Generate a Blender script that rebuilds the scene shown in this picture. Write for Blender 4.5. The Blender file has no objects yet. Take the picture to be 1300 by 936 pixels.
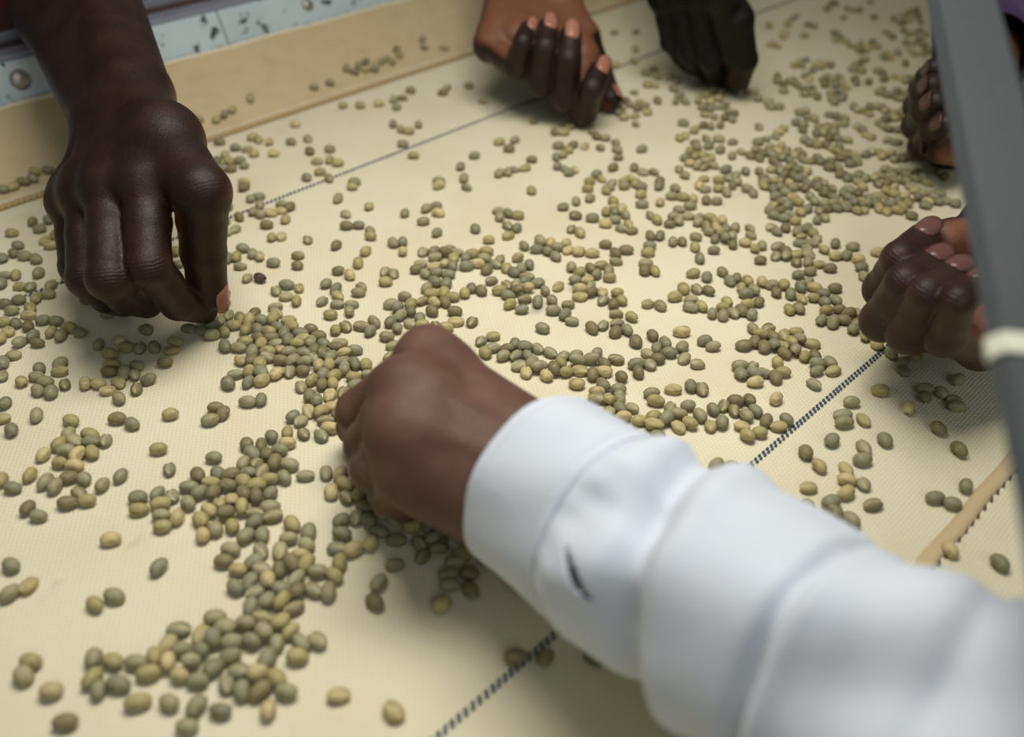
import bpy, bmesh, math, random
import numpy as np
from mathutils import Vector, Matrix

# ------------------------------------------------------------------ camera, light, exposure
scene = bpy.context.scene
COL = scene.collection
PITCH = math.radians(37.1136)
cam_data = bpy.data.cameras.new('camera')
cam = bpy.data.objects.new('camera', cam_data); COL.objects.link(cam)
cam.location = (0, 0, 0.29)
cam.rotation_euler = (math.pi/2 - PITCH, 0, 0)
cam_data.sensor_width = 36.0
cam_data.lens = 36.0*1200/1300
cam_data.clip_start = 0.01
cam_data.dof.use_dof = True
cam_data.dof.focus_distance = 0.475
cam_data.dof.aperture_fstop = 5.0
scene.camera = cam

world = bpy.data.worlds.new('world'); scene.world = world
world.use_nodes = True
bg = world.node_tree.nodes['Background']
bg.inputs[0].default_value = (0.70, 0.73, 0.74, 1)
bg.inputs[1].default_value = 0.13

def area(name, loc, target, sx, sy, power, color):
    l = bpy.data.lights.new(name, 'AREA'); l.shape = 'RECTANGLE'; l.size = sx; l.size_y = sy
    l.energy = power; l.color = color
    o = bpy.data.objects.new(name, l); COL.objects.link(o); o.location = loc
    o.rotation_euler = (Vector(target)-Vector(loc)).to_track_quat('-Z', 'Y').to_euler()
    return o
area('ceiling_lamp', (0.02, 0.40, 0.60), (0.03, 0.37, 0), 0.40, 0.24, 3.7, (1.0, 0.97, 0.9))
area('window_daylight', (0.5, -1.3, 1.3), (0.15, 0.3, 0), 1.2, 0.9, 5.5, (0.84, 0.92, 1.0))

vs = scene.view_settings
vs.view_transform = 'Standard'; vs.look = 'None'; vs.gamma = 1.0; vs.use_curve_mapping = False
vs.exposure = 0.22

# ------------------------------------------------------------------ helpers
ANG_U = math.atan2(0.70988779, 0.70431479)       # the belt runs along local +X of everything turned by this angle
UD = np.array([math.cos(ANG_U), math.sin(ANG_U)]); ND = np.array([-UD[1], UD[0]])

def empty(name, loc, label=None, cat=None, rotz=0):
    o = bpy.data.objects.new(name, None); COL.objects.link(o); o.location = loc
    o.rotation_euler = (0, 0, rotz); o.empty_display_size = 0.02
    if label: o['label'] = label
    if cat: o['category'] = cat
    return o

def link_mesh(name, verts, faces, mat, parent=None, smooth=True):
    me = bpy.data.meshes.new(name)
    me.from_pydata([tuple(map(float, v)) for v in verts], [], [tuple(map(int, f)) for f in faces])
    me.update()
    if smooth: me.polygons.foreach_set('use_smooth', [True]*len(me.polygons))
    if mat: me.materials.append(mat)
    o = bpy.data.objects.new(name, me); COL.objects.link(o)
    if parent:
        o.parent = parent
        o.matrix_parent_inverse = Matrix.Identity(4)
    return o

def local(parent, o):
    """o was built in world coordinates: keep it there under its parent"""
    o.parent = parent
    pm = Matrix.LocRotScale(parent.location, parent.rotation_euler, parent.scale)
    if parent.parent:
        q = parent.parent
        pm = Matrix.LocRotScale(q.location, q.rotation_euler, q.scale) @ parent.matrix_parent_inverse @ pm
    o.matrix_parent_inverse = pm.inverted()

def bm_obj(name, bm, mat, parent=None, smooth=False):
    me = bpy.data.meshes.new(name); bm.normal_update(); bm.to_mesh(me); bm.free()
    if smooth: me.polygons.foreach_set('use_smooth', [True]*len(me.polygons))
    me.materials.append(mat)
    o = bpy.data.objects.new(name, me); COL.objects.link(o)
    if parent: o.parent = parent
    return o

def mat(name, base=(0.5, 0.5, 0.5), rough=0.6, metal=0.0, spec=0.5):
    m = bpy.data.materials.new(name); m.use_nodes = True
    b = m.node_tree.nodes['Principled BSDF']
    b.inputs['Base Color'].default_value = (*base, 1); b.inputs['Roughness'].default_value = rough
    b.inputs['Metallic'].default_value = metal; b.inputs['Specular IOR Level'].default_value = spec
    return m, m.node_tree, b

class NB:
    """tiny node builder"""
    def __init__(s, nt): s.nt = nt
    def n(s, kind, **kw):
        nd = s.nt.nodes.new(kind)
        for k, v in kw.items():
            if k == 'ins':
                for kk, vv in v.items():
                    if isinstance(vv, bpy.types.NodeSocket): s.nt.links.new(vv, nd.inputs[kk])
                    else: nd.inputs[kk].default_value = vv
            else: setattr(nd, k, v)
        return nd
    def m(s, op, a, b=0.0, c=None, clamp=False):
        nd = s.nt.nodes.new('ShaderNodeMath'); nd.operation = op; nd.use_clamp = clamp
        for i, v in enumerate((a, b) if c is None else (a, b, c)):
            if isinstance(v, bpy.types.NodeSocket): s.nt.links.new(v, nd.inputs[i])
            else: nd.inputs[i].default_value = v
        return nd.outputs[0]
    def mix(s, f, a, b, blend='MIX'):
        nd = s.nt.nodes.new('ShaderNodeMix'); nd.data_type = 'RGBA'; nd.blend_type = blend
        for i, v in ((0, f), (6, a), (7, b)):
            if isinstance(v, bpy.types.NodeSocket): s.nt.links.new(v, nd.inputs[i])
            else: nd.inputs[i].default_value = v if i == 0 else (*v, 1)
        return nd.outputs[2]
    def noise(s, scale, detail=3, vec=None, rough=0.5):
        nd = s.nt.nodes.new('ShaderNodeTexNoise'); nd.inputs['Scale'].default_value = scale
        nd.inputs['Detail'].default_value = detail; nd.inputs['Roughness'].default_value = rough
        if vec is not None: s.nt.links.new(vec, nd.inputs['Vector'])
        return nd.outputs['Fac']
    def ramp(s, f, a, b):
        nd = s.nt.nodes.new('ShaderNodeMapRange'); nd.inputs['From Min'].default_value = a; nd.inputs['From Max'].default_value = b
        nd.interpolation_type = 'SMOOTHSTEP'; s.nt.links.new(f, nd.inputs['Value']); return nd.outputs[0]
    def bump(s, h, dist, strength=1.0, prev=None):
        nd = s.nt.nodes.new('ShaderNodeBump'); nd.inputs['Distance'].default_value = dist; nd.inputs['Strength'].default_value = strength
        s.nt.links.new(h, nd.inputs['Height'])
        if prev is not None: s.nt.links.new(prev, nd.inputs['Normal'])
        return nd.outputs[0]
    def obj(s):
        return s.nt.nodes.new('ShaderNodeTexCoord').outputs['Object']
    def attr(s, name, out='Fac'):
        nd = s.nt.nodes.new('ShaderNodeAttribute'); nd.attribute_name = name; return nd.outputs[out]

# ------------------------------------------------------------------ materials
def canvas_material():
    m, nt, b = mat('woven_canvas', rough=0.92, spec=0.15); N = NB(nt)
    oc = N.obj(); sep = N.n('ShaderNodeSeparateXYZ', ins={'Vector': oc}); u, n = sep.outputs[0], sep.outputs[1]
    wob = N.m('MULTIPLY', N.m('SUBTRACT', N.noise(60, 2, oc), 0.5), 0.0012)
    rn = N.m('DIVIDE', N.m('ADD', n, wob), 0.0017)
    row = N.m('FLOOR', rn)
    uu = N.m('ADD', N.m('DIVIDE', N.m('ADD', u, wob), 0.0024), N.m('MULTIPLY', N.m('MODULO', row, 2.0), 0.5))
    h = N.m('MULTIPLY', N.m('POWER', N.m('ABSOLUTE', N.m('SINE', N.m('MULTIPLY', rn, math.pi))), 0.6),
            N.m('POWER', N.m('ABSOLUTE', N.m('SINE', N.m('MULTIPLY', uu, math.pi))), 0.6))
    big = N.noise(14, 5, oc); fine = N.noise(1300, 2, oc)
    col = N.mix(N.ramp(big, 0.35, 0.7), (0.75, 0.70, 0.50), (0.71, 0.645, 0.44))
    col = N.mix(N.m('MULTIPLY', N.m('SUBTRACT', 1.0, h), 0.20), col, (0.42, 0.34, 0.20))
    # worn grey line printed along the belt, rubbed almost away
    d = N.m('ABSOLUTE', N.m('SUBTRACT', n, 0.2985))
    line = N.m('MULTIPLY', N.m('SUBTRACT', 1.0, N.ramp(d, 0.001, 0.006)), N.ramp(N.noise(45, 4, oc), 0.5, 0.72))
    col = N.mix(N.m('MULTIPLY', line, 0.6), col, (0.22, 0.22, 0.21))
    tan = N.ramp(n, 0.632, 0.642)
    col = N.mix(N.m('MULTIPLY', tan, 0.75), col, (0.50, 0.385, 0.185))
    # browning along the folded side: dirt plus shade painted in against its extra light
    dirt_shade = N.m('MULTIPLY', N.ramp(n, 0.55, 0.66), N.ramp(N.noise(60, 5, oc), 0.45, 0.75))
    col = N.mix(N.m('MULTIPLY', dirt_shade, 0.2), col, (0.33, 0.21, 0.08))
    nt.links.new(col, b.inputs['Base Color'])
    nb = N.bump(h, 0.0006, 0.5); nb = N.bump(fine, 0.0003, 0.4, nb)
    nt.links.new(nb, b.inputs['Normal'])
    return m

def skin_material(name, dark, mid, palm, rough=0.42):
    m, nt, b = mat(name, rough=rough, spec=0.28); N = NB(nt)
    oc = N.obj()
    base = N.mix(N.ramp(N.noise(55, 4, oc), 0.35, 0.7), dark, mid)
    pf = N.ramp(N.attr('palm'), 0.05, 0.75)
    col = N.mix(pf, base, palm)
    cr = N.attr('crease')
    col = N.mix(N.m('MULTIPLY', cr, 0.45), col, tuple(c*0.45 for c in dark))
    nt.links.new(col, b.inputs['Base Color'])
    b.inputs['Subsurface Weight'].default_value = 0.06
    b.inputs['Subsurface Radius'].default_value = (0.004, 0.0015, 0.0008)
    wave = N.m('MULTIPLY', N.m('SINE', N.m('ADD', N.m('MULTIPLY', N.attr('along'), 3.6), N.m('MULTIPLY', N.noise(160, 2, oc), 9.0))), N.attr('wrinkle'))
    vor = N.n('ShaderNodeTexVoronoi', ins={'Vector': oc, 'Scale': 950.0}); vor.feature = 'DISTANCE_TO_EDGE'
    nb = N.bump(wave, 0.00022, 0.6)
    nb = N.bump(N.ramp(vor.outputs['Distance'], 0.0, 0.25), 0.00012, 0.5, nb)
    nb = N.bump(N.noise(260, 4, oc), 0.0006, 0.35, nb)
    nt.links.new(nb, b.inputs['Normal'])
    nt.links.new(N.m('ADD', rough-0.08, N.m('MULTIPLY', N.noise(420, 3, oc), 0.22)), b.inputs['Roughness'])
    return m

def fabric_material(name, col, scale=1500, bump=0.0002, rough=0.85):
    m, nt, b = mat(name, base=col, rough=rough, spec=0.2); N = NB(nt)
    oc = N.obj()
    c = N.mix(N.ramp(N.noise(25, 4, oc), 0.3, 0.8), col, tuple(x*0.93 for x in col))
    nt.links.new(c, b.inputs['Base Color'])
    b.inputs['Sheen Weight'].default_value = 0.15
    nb = N.bump(N.noise(scale, 2, oc), bump, 0.4)
    nb = N.bump(N.noise(70, 3, oc), 0.0015, 0.3, nb)
    nt.links.new(nb, b.inputs['Normal'])
    return m

def bean_material():
    m, nt, b = mat('green_bean', rough=0.55, spec=0.35); N = NB(nt)
    oi = N.n('ShaderNodeObjectInfo')
    oc = N.obj()
    tint = N.mix(1.0, oi.outputs['Color'], N.attr('tone', 'Color'), 'MULTIPLY')
    mp = N.n('ShaderNodeMapping', ins={'Vector': oc}); mp.inputs['Scale'].default_value = (0.45, 1.0, 1.0)
    c = N.mix(N.m('MULTIPLY', N.ramp(N.noise(520, 4, mp.outputs[0]), 0.42, 0.7), 0.6), tint, (0.17, 0.14, 0.06))
    c = N.mix(N.m('MULTIPLY', N.ramp(N.noise(760, 3, mp.outputs[0]), 0.58, 0.72), 0.5), c, (0.52, 0.45, 0.26))
    c = N.mix(N.m('MULTIPLY', N.attr('crease'), 0.8), c, (0.50, 0.43, 0.22))
    nt.links.new(c, b.inputs['Base Color'])
    nt.links.new(N.bump(N.noise(700, 3, oc), 0.0004, 0.5), b.inputs['Normal'])
    return m

def painted_metal(name, paint, bare, chip_lo, chip_hi, rough=0.5, metal=0.0, scale=70):
    m, nt, b = mat(name, rough=rough, metal=metal); N = NB(nt)
    oc = N.obj()
    chip = N.ramp(N.noise(scale, 6, oc, 0.65), chip_lo, chip_hi)
    c = N.mix(N.ramp(N.noise(14, 4, oc), 0.3, 0.7), paint, tuple(x*0.85 for x in paint))
    ed = N.attr('edge')
    chip = N.m('MAXIMUM', chip, N.m('MULTIPLY', ed, N.ramp(N.noise(240, 4, oc), 0.4, 0.6)))
    c = N.mix(chip, c, bare)
    nt.links.new(c, b.inputs['Base Color'])
    nt.links.new(N.bump(N.m('SUBTRACT', 1.0, chip), 0.0004, 0.6), b.inputs['Normal'])
    return m

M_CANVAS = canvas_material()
M_CORD = mat('tan_cord', (0.42, 0.31, 0.15), 0.9, spec=0.15)[0]
M_BLUE = mat('blue_thread', (0.075, 0.095, 0.155), 0.85, spec=0.2)[0]
M_SKIN_DARK = skin_material('deep_brown_skin', (0.0150, 0.0060, 0.0035), (0.025, 0.0102, 0.0058), (0.12, 0.048, 0.022), 0.46)
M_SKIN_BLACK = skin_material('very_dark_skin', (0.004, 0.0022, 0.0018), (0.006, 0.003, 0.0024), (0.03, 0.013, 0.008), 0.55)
M_SKIN_BROWN = skin_material('brown_skin', (0.098, 0.050, 0.034), (0.128, 0.070, 0.049), (0.17, 0.07, 0.03), 0.52)
M_SKIN_FAR = skin_material('dark_brown_skin', (0.018, 0.0085, 0.0068), (0.028, 0.0135, 0.010), (0.165, 0.066, 0.030))
M_SKIN_FIST = skin_material('warm_brown_skin', (0.030, 0.0135, 0.0095), (0.046, 0.0215, 0.0155), (0.24, 0.105, 0.066), 0.42)
M_NAIL = mat('fingernail', (0.32, 0.135, 0.085), 0.32, spec=0.5)[0]
M_NAIL_FIST = mat('brown_fingernail', (0.15, 0.066, 0.054), 0.3, spec=0.5)[0]
M_NAIL_DARK = mat('dark_fingernail', (0.085, 0.038, 0.030), 0.3, spec=0.5)[0]
M_SHIRT = fabric_material('white_cotton', (0.58, 0.62, 0.685))
M_RED = fabric_material('red_cloth', (0.16, 0.025, 0.03))
M_BLACKCLOTH = fabric_material('black_cloth', (0.006, 0.006, 0.007))
M_PURPLE = fabric_material('purple_cloth', (0.055, 0.03, 0.085))
M_BEAN = bean_material()
M_RAIL = painted_metal('white_painted_steel', (0.46, 0.54, 0.555), (0.035, 0.05, 0.05), 0.595, 0.615, 0.45, scale=62)
M_LIP = painted_metal('grey_painted_steel', (0.20, 0.21, 0.25), (0.09, 0.09, 0.10), 0.66, 0.72, 0.35)
M_CHANNEL = painted_metal('brown_painted_steel', (0.065, 0.036, 0.034), (0.03, 0.02, 0.02), 0.62, 0.74, 0.6)
M_RIVET = mat('steel_rivet', (0.36, 0.34, 0.31), 0.5, metal=0.85)[0]
M_BAR = painted_metal('grey_bar_paint', (0.026, 0.035, 0.038), (0.025, 0.033, 0.035), 0.6, 0.8, 0.55)
M_TAPE = mat('pale_tape', (0.52, 0.52, 0.42), 0.6)[0]

# ------------------------------------------------------------------ the canvas belt
belt = empty('canvas_belt', (0, 0, 0), 'tan woven canvas sorting belt with stitched lines, scattered with green coffee beans', 'belt', ANG_U)
def belt_profile(n):
    if n < 0.636: return 0.0
    t = (n-0.636)
    return t*(0.03/0.085)
U0, U1 = -0.45, 1.75
us = np.linspace(U0, U1, 90)
ns = np.concatenate([np.linspace(-0.5, 0.62, 60), np.linspace(0.624, 0.74, 24)])
rng = np.random.default_rng(3)
V = []; Fc = []
for i, u in enumerate(us):
    for j, n in enumerate(ns):
        V.append((u, n, belt_profile(n)))
J_ = len(ns)
for i in range(len(us)-1):
    for j in range(J_-1):
        a = i*J_+j; Fc.append((a, a+J_, a+J_+1, a+1))
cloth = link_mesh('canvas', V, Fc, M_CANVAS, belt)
so = cloth.modifiers.new('thick', 'SOLIDIFY'); so.thickness = 0.003; so.offset = -1

def rod_rows(segs, r, flat=0.6, sides=6):
    """short rounded stitches: each seg is (p, q) in belt coordinates, joined into one mesh"""
    V = []; Fc = []
    for p, q in segs:
        p = np.array(p); q = np.array(q); d = q-p; L = np.linalg.norm(d); d = d/L
        s = np.array([-d[1], d[0], 0]); s /= np.linalg.norm(s); z = np.cross(d, s)
        b0 = len(V)
        for t, k in ((0, 0.35), (0.2, 0.95), (0.5, 1.1), (0.8, 0.95), (1, 0.35)):
            for a in range(sides):
                th = 2*math.pi*a/sides
                V.append(tuple(p+d*L*t+(s*math.cos(th)+z*math.sin(th)*flat)*r*k))
        for ring in range(4):
            for a in range(sides):
                a2 = (a+1) % sides
                Fc.append((b0+ring*sides+a, b0+ring*sides+a2, b0+(ring+1)*sides+a2, b0+(ring+1)*sides+a))
        Fc.append(tuple(b0+a for a in range(sides))[::-1]); Fc.append(tuple(b0+4*sides+a for a in range(sides)))
    return V, Fc
random.seed(11)
def stitch_line(n, u0, u1, pitch=0.0031):
    segs = []; k = 0; u = u0
    while u < u1:
        for s in (-1, 1):
            j = random.uniform(-.0002, .0002)
            segs.append(((u+s*0.0006+j, n+s*0.0008, 0.0005), (u+s*0.0006+0.0021+j, n+s*0.0008+0.0005, 0.0006)))
        u += pitch*random.uniform(.93, 1.07)
    return segs
for n in (0.512, 0.143):
    V, Fc = rod_rows(stitch_line(n, -0.25, 1.5), 0.00062)
    o = link_mesh('blue_stitching', V, Fc, M_BLUE, belt); o['kind'] = 'stuff'; o['label'] = 'dark blue double row of stitches'
V = []; Fc = []
for i in range(121):
    u = -0.45+2.2*i/120
    for j in range(8):
        th = 2*math.pi*j/8; V.append((u, 0.7192+0.0019*math.cos(th)+0.0003*math.sin(u*90), 0.0298+0.0019*math.sin(th)+0.0003*math.sin(u*61)))
for i in range(120):
    for j in range(8):
        j2 = (j+1) % 8; Fc.append((i*8+j, (i+1)*8+j, (i+1)*8+j2, i*8+j2))
link_mesh('folded_edge', V, Fc, mat('pale_edge', (0.66, 0.60, 0.44), 0.9, spec=0.15)[0], belt)
# twisted cord seam at the folded side
segs = []; u = -0.3
while u < 1.6:
    segs.append(((u, 0.6255, 0.0014), (u+0.006, 0.6305, 0.002))); u += 0.0042
V, Fc = rod_rows(segs, 0.0018, 0.85)
o = link_mesh('cord_seam', V, Fc, M_CORD, belt); o['kind'] = 'stuff'; o['label'] = 'tan twisted cord seam along the folded side'
# raised hem strip with scalloped stitched edge near the right
V = []; Fc = []; nu = 260
for i in range(nu):
    u = -0.2+1.5*i/(nu-1)
    sc_ = 0.0007*abs(math.sin(u*math.pi/0.0062*0.5))
    wob = 0.0004*math.sin(u*130)
    prof = [(0.0650, 0.0002), (0.0642, 0.0012), (0.0622, 0.0019), (0.0600, 0.0020), (0.0582+sc_, 0.0016), (0.0574+sc_, 0.0002)]
    for n, z in prof: V.append((u, n+wob, z))
for i in range(nu-1):
    for j in range(5):
        a = i*6+j; Fc.append((a+6, a, a+1, a+7))
hem = link_mesh('hem_strip', V, Fc, fabric_material('tan_hem', (0.56, 0.44, 0.24), 600, 0.0006), belt)
segs = []; u = -0.2
while u < 1.3:
    segs.append(((u, 0.0572, 0.0004), (u+0.0035, 0.0584, 0.0009))); u += 0.0062*random.uniform(.9, 1.1)
V, Fc = rod_rows(segs, 0.0006)
o = link_mesh('hem_stitching', V, Fc, mat('brown_thread', (0.13, 0.09, 0.045), 0.9)[0], hem); o['kind'] = 'stuff'; o['label'] = 'dark brown stitches'

# ------------------------------------------------------------------ the metal side rail (local frame: x along belt, y outwards, z up)
rail = empty('side_rail', (ND[0]*0.72, ND[1]*0.72, 0.03), 'chipped white painted steel side rail with round rivets behind the belt', 'rail', ANG_U)
def strip(name, prof, u0, u1, m, parent, nseg=40, edge_first=False):
    """extrude an open profile [(n, z)...] along u, coordinates relative to the rail's empty"""
    V = []; Fc = []; ed = []
    P = len(prof)
    for i in range(nseg+1):
        u = u0+(u1-u0)*i/nseg
        for j, (n, z) in enumerate(prof):
            V.append((u, n-0.72, z-0.03)); ed.append(1.0 if (edge_first and j in (0, 1)) else 0.0)
    for i in range(nseg):
        for j in range(P-1):
            a = i*P+j; Fc.append((a, a+P, a+P+1, a+1))
    # end caps
    Fc.append(tuple(range(P))[::-1]); Fc.append(tuple(nseg*P+j for j in range(P)))
    o = link_mesh(name, V, Fc, m, parent, smooth=False)
    at = o.data.attributes.new('edge', 'FLOAT', 'POINT'); at.data.foreach_set('value', ed)
    bv = o.modifiers.new('round', 'BEVEL'); bv.width = 0.0006; bv.segments = 2; bv.limit_method = 'ANGLE'
    return o
plate_prof = [(0.7215, 0.022), (0.7212, 0.0300), (0.7222, 0.0325), (0.7318, 0.0545), (0.7332, 0.0555), (0.736, 0.0555), (0.736, 0.022), (0.7215, 0.022)]
UJ = 0.3935
for a, b_ in ((-0.45, UJ-0.0006), (UJ+0.0006, 1.7)):
    strip('rail_plate', plate_prof, a, b_, M_RAIL, rail, 60, True)
strip('rail_lip', [(0.7362, 0.0535), (0.7364, 0.0570), (0.7375, 0.0590), (0.7500, 0.0600), (0.7515, 0.0590), (0.7518, 0.050), (0.7362, 0.0535)], -0.45, 1.7, M_LIP, rail)
strip('rail_channel', [(0.7520, 0.052), (0.780, 0.056), (0.780, 0.045), (0.7520, 0.045), (0.7520, 0.052)], -0.45, 1.7, M_CHANNEL, rail)
strip('channel_edge', [(0.7802, 0.045), (0.7804, 0.0605), (0.7812, 0.0615), (0.7850, 0.0615), (0.7858, 0.0600), (0.7858, 0.045), (0.7802, 0.045)], -0.45, 1.7, M_LIP, rail)
strip('outer_plate', [(0.786, 0.048), (0.862, 0.057), (0.862, 0.040), (0.786, 0.040), (0.786, 0.048)], -0.45, 1.7, M_CHANNEL, rail)
face_n = Vector((0, -0.9165, 0.4)); face_n.normalize()
def rivet(u, t, r=0.0052):
    n = 0.7222+t*(0.7318-0.7222); z = 0.0325+t*(0.0545-0.0325)
    bm = bmesh.new()
    rings = 7; sides = 20; rows = []
    for k in range(rings):
        a = (math.pi/2)*k/(rings-1)
        rows.append([bm.verts.new((r*math.cos(a)*math.cos(2*math.pi*i/sides), r*math.cos(a)*math.sin(2*math.pi*i/sides), 0.6*r*math.sin(a))) for i in range(sides)] if k < rings-1
                    else [bm.verts.new((0, 0, 0.6*r))])
    for k in range(rings-2):
        for i in range(sides):
            bm.faces.new((rows[k][i], rows[k][(i+1) % sides], rows[k+1][(i+1) % sides], rows[k+1][i]))
    for i in range(sides): bm.faces.new((rows[-2][i], rows[-2][(i+1) % sides], rows[-1][0]))
    o = bm_obj('rivet', bm, M_RIVET, rail, True)
    o.location = (u, n-0.72, z-0.03); o.rotation_euler = face_n.to_track_quat('Z', 'Y').to_euler()
    return o
rivet(0.2265, 0.50, 0.0074); rivet(0.4790, 0.55, 0.0055); rivet(0.74, 0.5); rivet(-0.03, 0.5)

# ------------------------------------------------------------------ the grey frame bar close to the lens
A_ = Vector((0.1609, 0.3543, 0.195)); B_ = Vector((0.1168, 0.1387, 0.150))
bar = empty('frame_bar', (0.1, 0.02, 0.126), 'grey painted flat steel bar with a pale tape band, out of focus at right', 'bar')
def bar_mesh(name, p, q, w, th, m, inset=0.0):
    d = (q-p).normalized(); s = d.cross(Vector((0, 0, 1))).normalized(); n = s.cross(d)
    V = []; Fc = []
    c = 0.003
    ring = [(-w/2, -th/2+c), (-w/2+c, -th/2), (w/2-c, -th/2), (w/2, -th/2+c), (w/2, th/2-c), (w/2-c, th/2), (-w/2+c, th/2), (-w/2, th/2-c)]
    for t in (0, 1):
        for a, b_ in ring: V.append(p.lerp(q, t)+s*a+n*b_)
    for i in range(8): Fc.append((i, (i+1) % 8, 8+(i+1) % 8, 8+i))
    Fc.append(tuple(range(8))[::-1]); Fc.append(tuple(range(8, 16)))
    return link_mesh(name, V, Fc, m, None, False)
dv = (A_-B_)
BAR_LO = B_-dv*0.9; BAR_HI = A_+dv*2.2
o = bar_mesh('bar', BAR_LO, BAR_HI, 0.0245, 0.006, M_BAR); local(bar, o)
pt = B_.lerp(A_, 0.185)
o = bar_mesh('tape_band', pt-dv.normalized()*0.0032, pt+dv.normalized()*0.0032, 0.0262, 0.0078, M_TAPE); local(bar, o)
o = bar_mesh('post', Vector((BAR_LO.x, BAR_LO.y+0.01, -0.02)), Vector((BAR_LO.x, BAR_LO.y+0.0101, BAR_LO.z+0.008)), 0.02, 0.02, M_BAR); local(bar, o)

# ------------------------------------------------------------------ hands: one continuous surface from a signed distance field
def surface_nets(D, org, h, R):
    S = D < 0
    nx, ny, nz = D.shape
    c = [S[i:nx-1+i, j:ny-1+j, k:nz-1+k] for i in (0, 1) for j in (0, 1) for k in (0, 1)]
    cnt = sum(x.astype(np.int8) for x in c)
    act = (cnt > 0) & (cnt < 8)
    idx = -np.ones(act.shape, np.int32); cells = np.argwhere(act); idx[act] = np.arange(len(cells))
    pos = np.zeros((len(cells), 3)); num = np.zeros(len(cells))
    corner = [(i, j, k) for i in (0, 1) for j in (0, 1) for k in (0, 1)]
    vals = [D[cells[:, 0]+i, cells[:, 1]+j, cells[:, 2]+k] for i, j, k in corner]
    for a in range(8):
        for b_ in range(a+1, 8):
            ca, cb = np.array(corner[a]), np.array(corner[b_])
            if np.abs(ca-cb).sum() != 1: continue
            va, vb = vals[a], vals[b_]; m_ = (va < 0) != (vb < 0)
            t = np.where(m_, va/np.where(m_, va-vb, 1), 0)
            pos += np.where(m_[:, None], ca+t[:, None]*(cb-ca), 0); num += m_
    pos = cells+pos/num[:, None]
    faces = []
    for ax in range(3):
        s0 = [slice(None)]*3; s1 = [slice(None)]*3; s0[ax] = slice(0, -1); s1[ax] = slice(1, None)
        ch = S[tuple(s0)] != S[tuple(s1)]
        e = np.argwhere(ch); o1, o2 = [(1, 2), (2, 0), (0, 1)][ax]
        ok = (e[:, o1] > 0) & (e[:, o2] > 0) & (e[:, o1] < D.shape[o1]-1) & (e[:, o2] < D.shape[o2]-1); e = e[ok]
        flip = S[e[:, 0], e[:, 1], e[:, 2]]
        def cid(d1, d2):
            q = e.copy(); q[:, o1] -= d1; q[:, o2] -= d2; return idx[q[:, 0], q[:, 1], q[:, 2]]
        q = np.stack([cid(1, 1), cid(0, 1), cid(0, 0), cid(1, 0)], 1)
        q[~flip] = q[~flip][:, ::-1]
        faces.append(q)
    faces = np.concatenate(faces)
    # a little smoothing along the quad edges
    ed = np.concatenate([faces[:, [0, 1]], faces[:, [1, 2]], faces[:, [2, 3]], faces[:, [3, 0]]])
    for lam in (0.5, -0.52, 0.5, -0.52, 0.5):
        acc = np.zeros_like(pos); n_ = np.zeros(len(pos))
        np.add.at(acc, ed[:, 0], pos[ed[:, 1]]); np.add.at(n_, ed[:, 0], 1)
        pos = pos+lam*(acc/np.maximum(n_, 1)[:, None]-pos)
    return (org+pos*h) @ R, faces

def capsule(P, a, b_, ra, rb):
    ab = b_-a; t = np.clip(((P-a) @ ab)/max(ab @ ab, 1e-12), 0, 1)
    return np.linalg.norm(P-a-t[..., None]*ab, axis=-1)-(ra+(rb-ra)*t), t

def perp(v, ax):
    ax = ax/np.linalg.norm(ax); v = v-ax*(v @ ax); return v/max(np.linalg.norm(v), 1e-9)

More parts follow.
